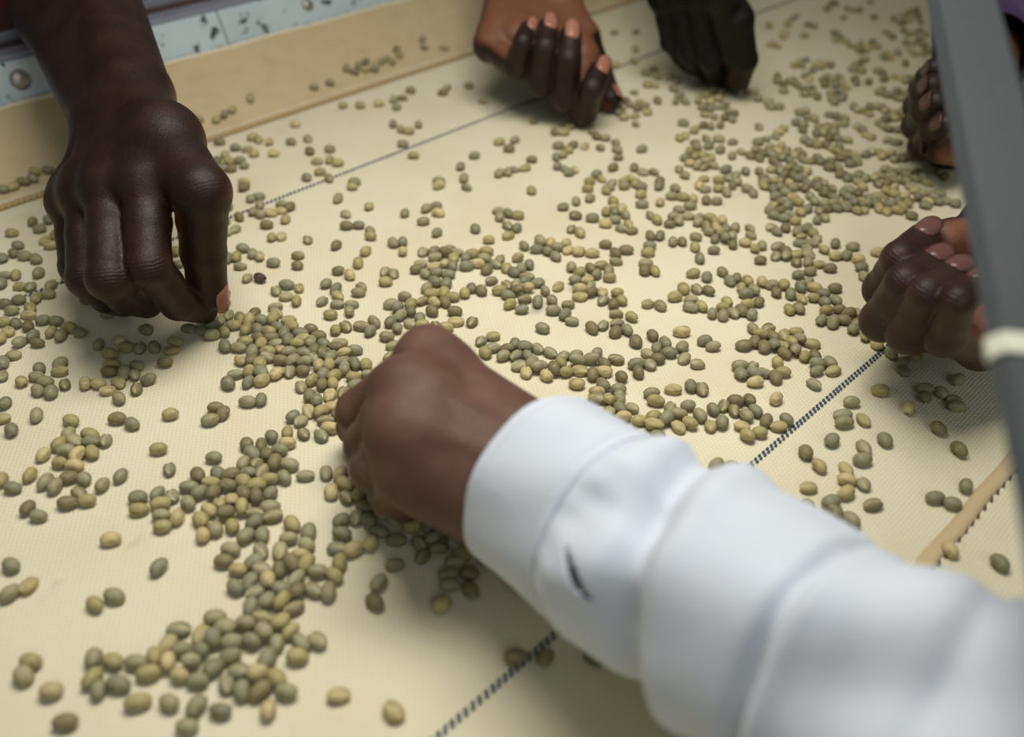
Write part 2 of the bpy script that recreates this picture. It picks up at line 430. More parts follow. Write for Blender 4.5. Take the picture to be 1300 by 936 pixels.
def make_hand(J, voxel, skin, nail_mat, person, nail_dir=None, size=1.0, wrist_w=0.011, stop=None, arm=1.0, show='imrlt'):
    J = {k: np.array(v)/1e4 for k, v in J.items()}
    S_ = size; w, e, e2 = J['w'], J['e'], J['e2']
    if stop is not None: e2 = e+(e-w)*stop
    tips = np.mean([J[f+'3'] for f in 'imrl'], 0); mcp = np.mean([J[f+'0'] for f in 'imrl'], 0)
    dn = np.cross(J['i0']-w, J['l0']-w); dn /= np.linalg.norm(dn)
    if dn @ (np.mean([J[f+'1'] for f in 'imrl'], 0)+tips-2*mcp) > 0: dn = -dn
    lat = perp(J['i0']-J['l0'], w-e)
    prims = []   # a, b, ra, rb, ka, kb, palmar dir, kind
    def add(a, b_, ra, rb, k=0.006, k2=None, pd=None, tag=''):
        prims.append((a, b_, ra*S_, rb*S_, k, k if k2 is None else k2, -dn if pd is None else pd, tag))
    # forearm and wrist
    for s in (-1, 1):
        add(e+lat*s*0.012, e2+lat*s*0.010, 0.027*arm, 0.033*arm, 0.012)
        add(w+lat*s*wrist_w, e+lat*s*0.012, 0.0185, 0.027*arm, 0.012)
    # palm
    offs = {'i': 0.9, 'm': 0.35, 'r': -0.25, 'l': -0.85}
    fs = {'i': 1.0, 'm': 1.03, 'r': 0.97, 'l': 0.86}
    for f in 'imrl':
        wf = w+lat*wrist_w*offs[f]
        add(wf, J[f+'0']-dn*0.002, 0.0152, 0.0114*fs[f], 0.011)
        add(J[f+'0']+dn*0.0018, J[f+'0']*0.9+w*0.1+dn*0.0015, 0.0104*fs[f], 0.0110*fs[f], 0.009)
        add(J[f+'0']*0.85+w*0.15+dn*0.0088, J[f+'0']*0.3+w*0.7+dn*0.0118, 0.0024, 0.0018, 0.008, tag='tendon')
    for a, b_ in ('im', 'mr', 'rl'):
        add(J[a+'0']*0.92+w*0.08-dn*0.001, J[b_+'0']*0.92+w*0.08+dn*0.0006, 0.0112, 0.0108, 0.009)
    add(w-lat*wrist_w*0.9-dn*0.004, J['l0']*0.8+w*0.2-dn*0.006, 0.0150, 0.0118, 0.008)          # heel of the hand
    add(J['t0'], J['t1'], 0.0150, 0.0122, 0.009)
    add(J['t0'], J['i0']*0.45+w*0.55, 0.0150, 0.0115, 0.009)
    add(J['t0'], w+lat*wrist_w*0.7, 0.0150, 0.0155, 0.009)
    add(J['t1'], J['i0']*0.7+w*0.3, 0.0075, 0.0085, 0.008)                                       # web
    # fingers
    nails = []
    for f in 'imrl':
        q = [J[f+str(k)] for k in range(4)]; g = fs[f]
        pd0 = perp(q[3]*0.5+q[2]*0.5-q[0]*0.5-q[1]*0.5, q[1]-q[0])
        pd1 = perp(q[0]-q[1], q[2]-q[1])
        pd2 = perp((q[1]-q[2])+0.4*(q[0]-q[1]), q[3]-q[2])
        mid = q[0]*0.5+q[1]*0.5
        add(q[0], mid-pd0*0.0005, 0.0110*g, 0.0102*g, 0.007, 0.0016, pd0)
        add(mid-pd0*0.0005, q[1], 0.0102*g, 0.0100*g, 0.0016, 0.0016, pd0)
        add(q[1]-pd1*0.0012-pd0*0.0008, q[1]-pd1*0.0012-pd0*0.0008+(q[2]-q[1])*0.02, 0.0096*g, 0.0094*g, 0.002, 0.002, pd1)
        m2 = q[1]*0.5+q[2]*0.5
        add(q[1], m2+pd1*0.0004, 0.0098*g, 0.0091*g, 0.0016, 0.0012, pd1)
        add(m2+pd1*0.0004, q[2], 0.0091*g, 0.0086*g, 0.0012, 0.0012, pd1)
        add(q[2], q[3], 0.0086*g, 0.0076*g, 0.0014, 0.0012, pd2)
        add(q[2]*0.35+q[3]*0.65+pd2*0.001, q[3]+pd2*0.0008, 0.0076*g, 0.0070*g, 0.002, 0.002, pd2)
        nails.append((q[2], q[3], -pd2, 0.0076*g*S_))
    t = [J['t'+str(k)] for k in range(4)]
    pdt = perp(np.mean([J['i3'], J['m2']], 0)-t[2], t[2]-t[1]) if nail_dir is None else -np.array(nail_dir, float)
    pdt1 = perp(pdt, t[2]-t[1]); pdt2 = perp(pdt, t[3]-t[2])
    add(t[1], t[2], 0.0122, 0.0104, 0.005, 0.002, pdt1)
    add(t[2], t[3], 0.0106, 0.0086, 0.002, 0.0015, pdt2)
    add(t[2]*0.4+t[3]*0.6+pdt2*0.0012, t[3]+pdt2*0.001, 0.0090, 0.0080, 0.002, 0.002, pdt2)
    nails.append((t[2], t[3], -pdt2, 0.0088*S_))
    # grid turned along the arm
    ax = e2-tips; ax /= np.linalg.norm(ax); b1 = perp(np.array([0.1, 0.2, 1.0]), ax); R = np.stack([ax, b1, np.cross(ax, b1)])
    pts = np.concatenate([[p[0], p[1]] for p in prims]); rr = np.repeat([max(p[2], p[3]) for p in prims], 2)[:, None]
    L = pts @ R.T; lo = (L-rr).min(0)-4*voxel; hi = (L+rr).max(0)+4*voxel
    dims = np.ceil((hi-lo)/voxel).astype(int)+1
    D = np.full(dims, 0.02, np.float32)
    for a, b_, ra, rb, ka, kb, pd, tg in prims:
        la, lb = a @ R.T, b_ @ R.T; m_ = max(ra, rb)+max(ka, kb)+2.5*voxel
        i0 = np.maximum(((np.minimum(la, lb)-m_-lo)/voxel).astype(int), 0); i1 = np.minimum(((np.maximum(la, lb)+m_-lo)/voxel).astype(int)+2, dims)
        g = np.stack(np.meshgrid(*[lo[k]+voxel*np.arange(i0[k], i1[k]) for k in range(3)], indexing='ij'), -1).astype(np.float32)
        d, tt = capsule(g, la.astype(np.float32), lb.astype(np.float32), ra, rb)
        sl = tuple(slice(i0[k], i1[k]) for k in range(3)); o_ = D[sl]
        k_ = (ka+(kb-ka)*tt)
        hh = np.clip(0.5+0.5*(o_-d)/k_, 0, 1)
        D[sl] = o_+(d-o_)*hh-k_*hh*(1-hh)
    V, Fq = surface_nets(D, lo, voxel, R)
    ob = link_mesh('hand', V, Fq, skin)
    # attributes: palm side, joint wrinkles
    best = np.full(len(V), 1e9); palm = np.zeros(len(V))
    for a, b_, ra, rb, ka, kb, pd, tg in prims:
        if tg: continue
        d, tt = capsule(V, a, b_, ra, rb)
        ab = b_-a; c = V-a-tt[:, None]*ab; c /= np.maximum(np.linalg.norm(c, axis=1), 1e-6)[:, None]
        m_ = d < best; best = np.where(m_, d, best); palm = np.where(m_, c @ pd, palm)
    fade = np.clip(1-((V-w) @ ((e-w)/np.linalg.norm(e-w)))/0.09, 0.35, 1)
    wr = np.zeros(len(V)); al = np.zeros(len(V)); cre = np.zeros(len(V))
    for f in 'imrlt':
        for k in (1, 2):
            c = J[f+str(k)]; ax_ = J[f+str(k+1)]-J[f+str(k-1)]; ax_ = ax_/np.linalg.norm(ax_)
            s = (V-c) @ ax_; r_ = np.linalg.norm(V-c, axis=1)
            g_ = (1.0 if k == 1 else 0.45)*np.exp(-(s/0.0055)**2)*np.clip(1-(r_-0.010)/0.006, 0, 1)
            al = np.where(g_ > wr, s*1000, al); wr = np.maximum(wr, g_)
            cre = np.maximum(cre, np.exp(-(s/0.0012)**2)*np.clip(1-(r_-0.010)/0.005, 0, 1)*np.clip(palm, 0, 1))
    ed = np.concatenate([Fq[:, [0, 1]], Fq[:, [1, 2]], Fq[:, [2, 3]], Fq[:, [3, 0]]]); cn = np.maximum(np.bincount(ed[:, 0], minlength=len(V)), 1)
    for _ in range(14): palm = 0.4*palm+0.6*np.bincount(ed[:, 0], weights=palm[ed[:, 1]], minlength=len(V))/cn
    for nm, arr in (('palm', palm*fade), ('wrinkle', wr*np.clip(0.5-palm, 0.1, 1)), ('along', al), ('crease', cre)):
        at = ob.data.attributes.new(nm, 'FLOAT', 'POINT'); at.data.foreach_set('value', arr.astype(np.float32))
    local(person, ob)
    for (a, c, up, r), f_ in zip(nails, 'imrlt'):
        if f_ not in show: continue
        ax_ = (c-a)/np.linalg.norm(c-a); up = perp(up, ax_); sd = np.cross(ax_, up)
        NV = []; NF = []; nu, nv = 7, 8
        for i in range(nu):
            s = -0.55+1.45*i/(nu-1)
            for j in range(nv):
                x = -1+2*j/(nv-1)
                th = x*0.70*(1-0.10*max(0, s)**2-0.28*max(0, -s-0.2)) 
                rad = (r+0.0005)*(1-0.06*max(0, s)**2)
                end = 0.0042*(1-x*x) if i in (0, nu-1) else 0
                end = -end if i == 0 else end
                NV.append(c+ax_*(r*s*0.98+end*0.5)+(up*math.cos(th)*0.96+sd*math.sin(th)*0.97)*rad)
        for i in range(nu-1):
            for j in range(nv-1):
                k = i*nv+j; NF.append((k, k+nv, k+nv+1, k+1))
        no = link_mesh('fingernail', NV, NF, nail_mat)
        sm = no.modifiers.new('thick', 'SOLIDIFY'); sm.thickness = 0.0007; sm.offset = 0.0
        local(ob, no)
    return ob

HANDS = {
 'A': {'i3': (-1635, 4172, 140), 'i2': (-1677, 3985, 301), 'i1': (-1706, 3832, 604), 'i0': (-1762, 4166, 853), 'm0': (-1974, 4228, 788), 'r0': (-2140, 4330, 711), 'l0': (-2279, 4422, 620), 'm1': (-1884, 3786, 571), 'r1': (-2057, 3927, 485), 'l1': (-2182, 4100, 443), 'm2': (-1925, 3977, 344), 'r2': (-2081, 4099, 266), 'l2': (-2202, 4201, 249), 'm3': (-1899, 4124, 210), 'r3': (-2069, 4238, 136), 'l3': (-2192, 4323, 132), 't3': (-1569, 4150, 261), 't2': (-1536, 4100, 525), 't1': (-1458, 4041, 882), 't0': (-1723, 4432, 971), 'w': (-2124, 4966, 911), 'e': (-2801, 6288, 1120), 'e2': (-3680, 8007, 1391)},
 'B': {'i1': (549, 6891, 140), 'm1': (401, 6873, 258), 'r1': (212, 6911, 346), 'l1': (29, 6951, 456), 'i2': (588, 6760, 361), 'm2': (412, 6835, 555), 'r2': (240, 6874, 622), 'l2': (80, 6890, 651), 'i3': (646, 6899, 440), 'm3': (426, 6973, 669), 'r3': (260, 7031, 708), 'l3': (121, 7026, 698), 'i0': (537, 7287, 394), 'm0': (304, 7312, 477), 'r0': (36, 7302, 540), 'l0': (-169, 7284, 498), 't3': (771, 7181, 120), 't2': (707, 7447, 180), 't1': (562, 7552, 472), 't0': (367, 7855, 688), 'w': (91, 8125, 738), 'e': (160, 9578, 1103), 'e2': (250, 11467, 1578)},
 'C': {'i3': (1807, 7594, 100), 'i2': (1815, 7474, 247), 'i1': (1710, 7339, 456), 'i0': (1535, 7206, 905), 'm1': (1568, 7442, 359), 'r1': (1426, 7568, 354), 'l1': (1285, 7685, 404), 'm0': (1418, 7425, 867), 'r0': (1289, 7575, 814), 'l0': (1179, 7628, 764), 'm2': (1662, 7624, 168), 'r2': (1537, 7740, 179), 'l2': (1391, 7774, 246), 'm3': (1742, 7758, 80), 'r3': (1633, 7859, 84), 'l3': (1481, 7865, 149), 't3': (1829, 7479, 156), 't2': (1813, 7334, 371), 't1': (1690, 7259, 701), 't0': (1547, 7627, 917), 'w': (1449, 8277, 1084), 'e': (1570, 9751, 1335), 'e2': (1726, 11667, 1662)},
 'D': {'i0': (-335, 3023, 660), 'm0': (-398, 2749, 710), 'r0': (-402, 2572, 670), 'l0': (-374, 2486, 550), 'i1': (-642, 3109, 320), 'm1': (-570, 2884, 340), 'r1': (-536, 2758, 310), 'l1': (-461, 2647, 280), 'i2': (-693, 3192, 160), 'm2': (-590, 2971, 160), 'r2': (-521, 2823, 160), 'l2': (-434, 2724, 150), 'i3': (-669, 3240, 100), 'm3': (-515, 3051, 100), 'r3': (-454, 2904, 100), 'l3': (-365, 2792, 100), 't3': (-602, 3222, 120), 't2': (-425, 3109, 240), 't1': (-259, 2972, 400), 't0': (-30, 2713, 480), 'w': (310, 2280, 500), 'e': (840, 1600, 630), 'e2': (1529, 716, 799)},
 'E': {'i1': (1791, 3842, 480), 'm1': (1736, 3658, 422), 'r1': (1790, 3493, 466), 'l1': (1876, 3343, 546), 'i2': (1762, 3720, 708), 'm2': (1731, 3547, 690), 'r2': (1765, 3397, 728), 'l2': (1845, 3292, 757), 'i3': (1906, 3857, 737), 'm3': (1905, 3697, 693), 'r3': (1930, 3543, 729), 'l3': (1972, 3419, 750), 'i0': (2147, 4065, 320), 'm0': (2123, 3913, 297), 'r0': (2132, 3739, 309), 'l0': (2130, 3505, 388), 't3': (2044, 3958, 684), 't2': (2248, 4116, 605), 't1': (2360, 4180, 640), 't0': (2760, 4320, 500), 'w': (3060, 4240, 420), 'e': (4500, 4700, 950), 'e2': (6372, 5298, 1639)},
 'F': {'l1': (2893, 6495, 460), 'r1': (2829, 6340, 395), 'm1': (2788, 6180, 324), 'i1': (2788, 6004, 252), 'l2': (2828, 6346, 593), 'r2': (2749, 6152, 556), 'm2': (2713, 5980, 505), 'i2': (2734, 5833, 426), 'l3': (2811, 6228, 700), 'r3': (2737, 6018, 660), 'm3': (2710, 5847, 611), 'i3': (2743, 5705, 522), 'l0': (3151, 6678, 333), 'r0': (3136, 6589, 225), 'm0': (3118, 6444, 143), 'i0': (3097, 6258, 93), 't3': (2801, 5811, 304), 't2': (3011, 5976, 219), 't1': (3200, 6200, 400), 't0': (3380, 6520, 420), 'w': (3450, 6900, 450), 'e': (4150, 8500, 900), 'e2': (5060, 10580, 1485)}}

def person(loc, label):
    return empty('person', loc, label, 'person')
pA = person((-0.16, 0.42, 0.0), 'person reaching in from upper left, bare dark forearm, pinching beans between thumb and forefinger')
make_hand(HANDS['A'], 0.00105, M_SKIN_DARK, M_NAIL, pA, nail_dir=(0.95, -0.30, 0.10), size=1.06, show='t')
pB = person((0.05, 0.70, 0.0), 'person at the far side with a curled hand, palm and pale nails showing')
make_hand(HANDS['B'], 0.0013, M_SKIN_FAR, M_NAIL, pB, nail_dir=(0.8, -0.3, 0.5), size=1.06)
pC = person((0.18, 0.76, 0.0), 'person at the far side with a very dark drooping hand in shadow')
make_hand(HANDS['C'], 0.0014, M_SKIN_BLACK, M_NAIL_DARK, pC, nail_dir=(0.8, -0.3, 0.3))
pD = person((-0.05, 0.29, 0.0), 'person in a white long-sleeved shirt reaching in from lower right, fist on beans')
make_hand(HANDS['D'], 0.00105, M_SKIN_BROWN, M_NAIL_DARK, pD, stop=0.05, arm=0.72)
pE = person((0.19, 0.38, 0.0), 'person at right behind the grey bar, upturned fist closed around beans')
make_hand(HANDS['E'], 0.00105, M_SKIN_FIST, M_NAIL_FIST, pE, nail_dir=(0.1, 0.8, -0.45))
pF = person((0.28, 0.61, 0.0), 'person at the far right, cupped hand half hidden by the grey bar')
make_hand(HANDS['F'], 0.0013, M_SKIN_FAR, M_NAIL_DARK, pF, nail_dir=(-0.8, -0.5, 0.3))

# ------------------------------------------------------------------ white sleeve and cuff
def sleeve():
    key = [(0.000, (0.000, 0.257, 0.052), 0.0335), (0.045, (0.0295, 0.2225, 0.0565), 0.0345), (0.135, (0.088, 0.156, 0.067), 0.0375),
           (0.235, (0.155, 0.082, 0.080), 0.041), (0.38, (0.25, -0.03, 0.10), 0.047)]
    ss = np.array([k[0] for k in key]); pp = np.array([k[1] for k in key]); rr = np.array([k[2] for k in key])
    def at(s):
        return np.array([np.interp(s, ss, pp[:, k]) for k in range(3)]), np.interp(s, ss, rr)
    def frame(s):
        d = at(s+0.02)[0]-at(max(s-0.02, 0))[0]; d /= np.linalg.norm(d)
        up = perp(np.array([0, 0, 1.0]), d); sd = np.cross(d, up); return d, up, sd
    rn = np.random.default_rng(8)
    waves = [(rn.uniform(40, 130), rn.uniform(1, 6), rn.uniform(0, 6.28), rn.uniform(0.0003, 0.0011)) for _ in range(14)]
    # big folds: place along the arm, angular tilt, depth, width, which side they favour
    folds = [(0.080, 0.011, 0.0100, 0.0070, 0.4), (0.128, 0.001, 0.0056, 0.0026, 0.3), (0.165, 0.004, 0.0034, 0.0045, -0.3), (0.104, 0.010, 0.0013, 0.006, 1.0),
             (0.147, 0.009, 0.0012, 0.006, 0.4), (0.192, 0.012, 0.003, 0.006, 0.3), (0.23, 0.012, 0.004, 0.007, 0.5), (0.27, 0.01, 0.004, 0.008, 0.1)]
    def radius(s, th):
        r = at(s)[1]
        if s > 0.048:
            k = min((s-0.048)/0.012, 1)
            r += 0.0020*k
            for f, ph, p0, a in waves: r += k*a*math.sin(f*s+ph*1.0*math.sin(th)*0.6+p0+2*th*round(ph/3))
            for s0, tilt, dep, wd, side in folds:
                x = s-s0-tilt*math.sin(th-side)
                r -= dep*math.exp(-(x/wd)**2)*(0.55+0.45*math.cos(th-side))
                r += 0.22*dep*math.exp(-((x-1.9*wd)/(1.3*wd))**2)
            r -= 0.0009*math.exp(-((s-0.0515)/0.0022)**2)
            r += 0.0006*k*math.sin(th*22)*math.exp(-(s-0.05)/0.012)          # gathers at the cuff seam
        else:
            r += 0.0006*math.sin(3*th+1)+0.0004*math.sin(7*th+s*90)
        return r
    def tube(name, s0, s1, ns_, nt, m, off=0.0, cut=None):
        V = []; Fc = []
        for i in range(ns_+1):
            s = s0+(s1-s0)*i/ns_
            c, _ = at(s); d, up, sd = frame(s)
            for j in range(nt):
                th = 2*math.pi*j/nt
                q = radius(s, th)+off
                V.append(c+(up*math.cos(th)*0.97+sd*math.sin(th))*q)
        for i in range(ns_):
            for j in range(nt):
                s = s0+(s1-s0)*(i+0.5)/ns_; th = 2*math.pi*(j+0.5)/nt
                if cut and cut(s, th): continue
                j2 = (j+1) % nt
                Fc.append((i*nt+j, i*nt+j2, (i+1)*nt+j2, (i+1)*nt+j))
        o = link_mesh(name, V, Fc, m)
        return o
    def slit(s, th):
        if not 0.064 < s < 0.079: return False
        c = 1.0+(s-0.066)/0.026*0.46
        return abs(th-c) < 0.055*math.sin((s-0.064)/0.015*math.pi)**0.6
    sl = tube('shirt_sleeve', 0.049, 0.37, 200, 160, M_SHIRT, 0.0, slit)
    so = sl.modifiers.new('thick', 'SOLIDIFY'); so.thickness = 0.0009; so.offset = -1
    local(pD, sl)
    cf = tube('shirt_cuff', 0.0140, 0.0505, 26, 128, M_SHIRT, 0.0007)
    so = cf.modifiers.new('thick', 'SOLIDIFY'); so.thickness = 0.0018; so.offset = -1
    bv = cf.modifiers.new('round', 'BEVEL'); bv.width = 0.0008; bv.segments = 3; bv.limit_method = 'ANGLE'; bv.angle_limit = math.radians(50)
    local(pD, cf)
    # thread rows on the cuff
    for s in (0.0185, 0.0455):
        V = []; Fc = []; segs = []
        for k in range(150):
            th = 2*math.pi*k/150; th2 = th+2*math.pi/150*0.62
            c, _ = at(s); d, up, sd = frame(s)
            f_ = lambda t: c+(up*math.cos(t)*0.97+sd*math.sin(t))*(radius(s, t)+0.0008)
            segs.append((f_(th), f_(th2)))
        V, Fc = rod_rows(segs, 0.00025, 1.0, 5)
        o = link_mesh('cuff_stitching', V, Fc, mat('white_thread', (0.66, 0.70, 0.78), 0.8)[0]); o['kind'] = 'stuff'; local(cf, o)
sleeve()

# ------------------------------------------------------------------ clothes of the people across the table, seen at the frame's corners
def garment(name, x, y, z0, z1, r0, r1, m, parent, folds=9, amp=0.006, squash=0.7, rot=0.0):
    V = []; Fc = []; nz, nt = 24, 72
    for i in range(nz+1):
        t = i/nz; z = z0+(z1-z0)*t; r = r0+(r1-r0)*t
        for j in range(nt):
            th = 2*math.pi*j/nt
            q = r+amp*math.sin(folds*th+3*t)*(1-0.5*t)+amp*0.5*math.sin(17*th-5*t)
            a, b_ = q*math.cos(th), q*squash*math.sin(th)
            V.append((x+a*math.cos(rot)-b_*math.sin(rot), y+a*math.sin(rot)+b_*math.cos(rot), z))
    for i in range(nz):
        for j in range(nt):
            j2 = (j+1) % nt; Fc.append((i*nt+j, i*nt+j2, (i+1)*nt+j2, (i+1)*nt+j))
    Fc.append(tuple(range(nt))[::-1]); Fc.append(tuple(nz*nt+j for j in range(nt)))
    o = link_mesh(name, V, Fc, m); local(parent, o); return o
def plain_sleeve(name, a, b_, r0, r1, m, parent, nt=40, ns_=40):
    a = np.array(a); b_ = np.array(b_); d = (b_-a)/np.linalg.norm(b_-a); up = perp(np.array([0, 0, 1.0]), d); sd = np.cross(d, up)
    V = []; Fc = []
    for i in range(ns_+1):
        t = i/ns_
        for j in range(nt):
            th = 2*math.pi*j/nt
            q = r0+(r1-r0)*t+0.0016*math.sin(t*34+1.3*math.sin(th+1))+0.0009*math.sin(5*th+t*20)
            V.append(a+(b_-a)*t+(up*math.cos(th)+sd*math.sin(th))*q)
    for i in range(ns_):
        for j in range(nt):
            j2 = (j+1) % nt; Fc.append((i*nt+j, i*nt+j2, (i+1)*nt+j2, (i+1)*nt+j))
    o = link_mesh(name, V, Fc, m); local(parent, o)
    so = o.modifiers.new('thick', 'SOLIDIFY'); so.thickness = 0.0012; so.offset = -1
    return o
garment('red_garment', -0.525, 0.955, -0.4, 0.45, 0.125, 0.11, M_RED, pA, rot=0.8, squash=0.9)
garment('black_apron', -0.585, 0.865, -0.4, 0.40, 0.12, 0.11, M_BLACKCLOTH, pA, rot=0.8, squash=0.9)
plain_sleeve('purple_sleeve', (0.352, 0.706, 0.049), (0.50, 1.045, 0.145), 0.036, 0.056, M_PURPLE, pF)

# ------------------------------------------------------------------ coffee beans
def bean_mesh(name, seed, L=0.0085, W=0.0061, Hh=0.0054, split=False):
    rn = random.Random(seed); nu, nv = 14, 18
    V = []; cre = []; Fc = []
    L *= rn.uniform(.93, 1.07); W *= rn.uniform(.94, 1.06); Hh *= rn.uniform(.92, 1.06); sk = rn.uniform(-.08, .08); bend = rn.uniform(-.0004, .0004)
    for i in range(nu+1):
        a = math.pi*i/nu; x = -math.cos(a)
        for j in range(nv):
            th = 2*math.pi*j/nv; y, z = math.cos(th), math.sin(th)
            rr = math.sin(a)**0.9*(1+sk*x)
            zz = z*rr
            Y = y*rr*W/2; c = 0
            if zz < 0: Z = zz*Hh*0.40          # flat face below
            else: Z = zz*Hh*0.60
            g = math.exp(-((Y-bend*math.sin(x*3)*2)/0.00062)**2)*(1 if z < -0.05 else 0)*min(1, rr*1.6)
            Z += g*0.0010; c = g
            V.append((x*L/2+0, Y+bend*(1-x*x), Z+Hh*0.02)); cre.append(c)
    for i in range(nu):
        for j in range(nv):
            j2 = (j+1) % nv; Fc.append((i*nv+j, (i+1)*nv+j, (i+1)*nv+j2, i*nv+j2))
    me = bpy.data.meshes.new(name); me.from_pydata(V, [], [f[::-1] for f in Fc]); me.update()
    me.polygons.foreach_set('use_smooth', [True]*len(me.polygons)); me.materials.append(M_BEAN)
    me.attributes.new('crease', 'FLOAT', 'POINT').data.foreach_set('value', cre)
    me.attributes.new('tone', 'FLOAT_COLOR', 'POINT').data.foreach_set('color', [1.0]*4*len(V))
    bm = bmesh.new(); bm.from_mesh(me); bmesh.ops.remove_doubles(bm, verts=bm.verts, dist=1e-6); bmesh.ops.recalc_face_normals(bm, faces=bm.faces); bm.to_mesh(me); bm.free()
    return me
PROTO = [bean_mesh('coffee_bean', 40+k) for k in range(8)]
TONES = [('grey-green', (0.245, 0.235, 0.135)), ('yellow-green', (0.385, 0.330, 0.135)), ('olive', (0.205, 0.175, 0.080)), ('straw', (0.52, 0.43, 0.20)), ('sage', (0.315, 0.290, 0.155))]
TW = [0.30, 0.22, 0.18, 0.08, 0.22]
random.seed(77)
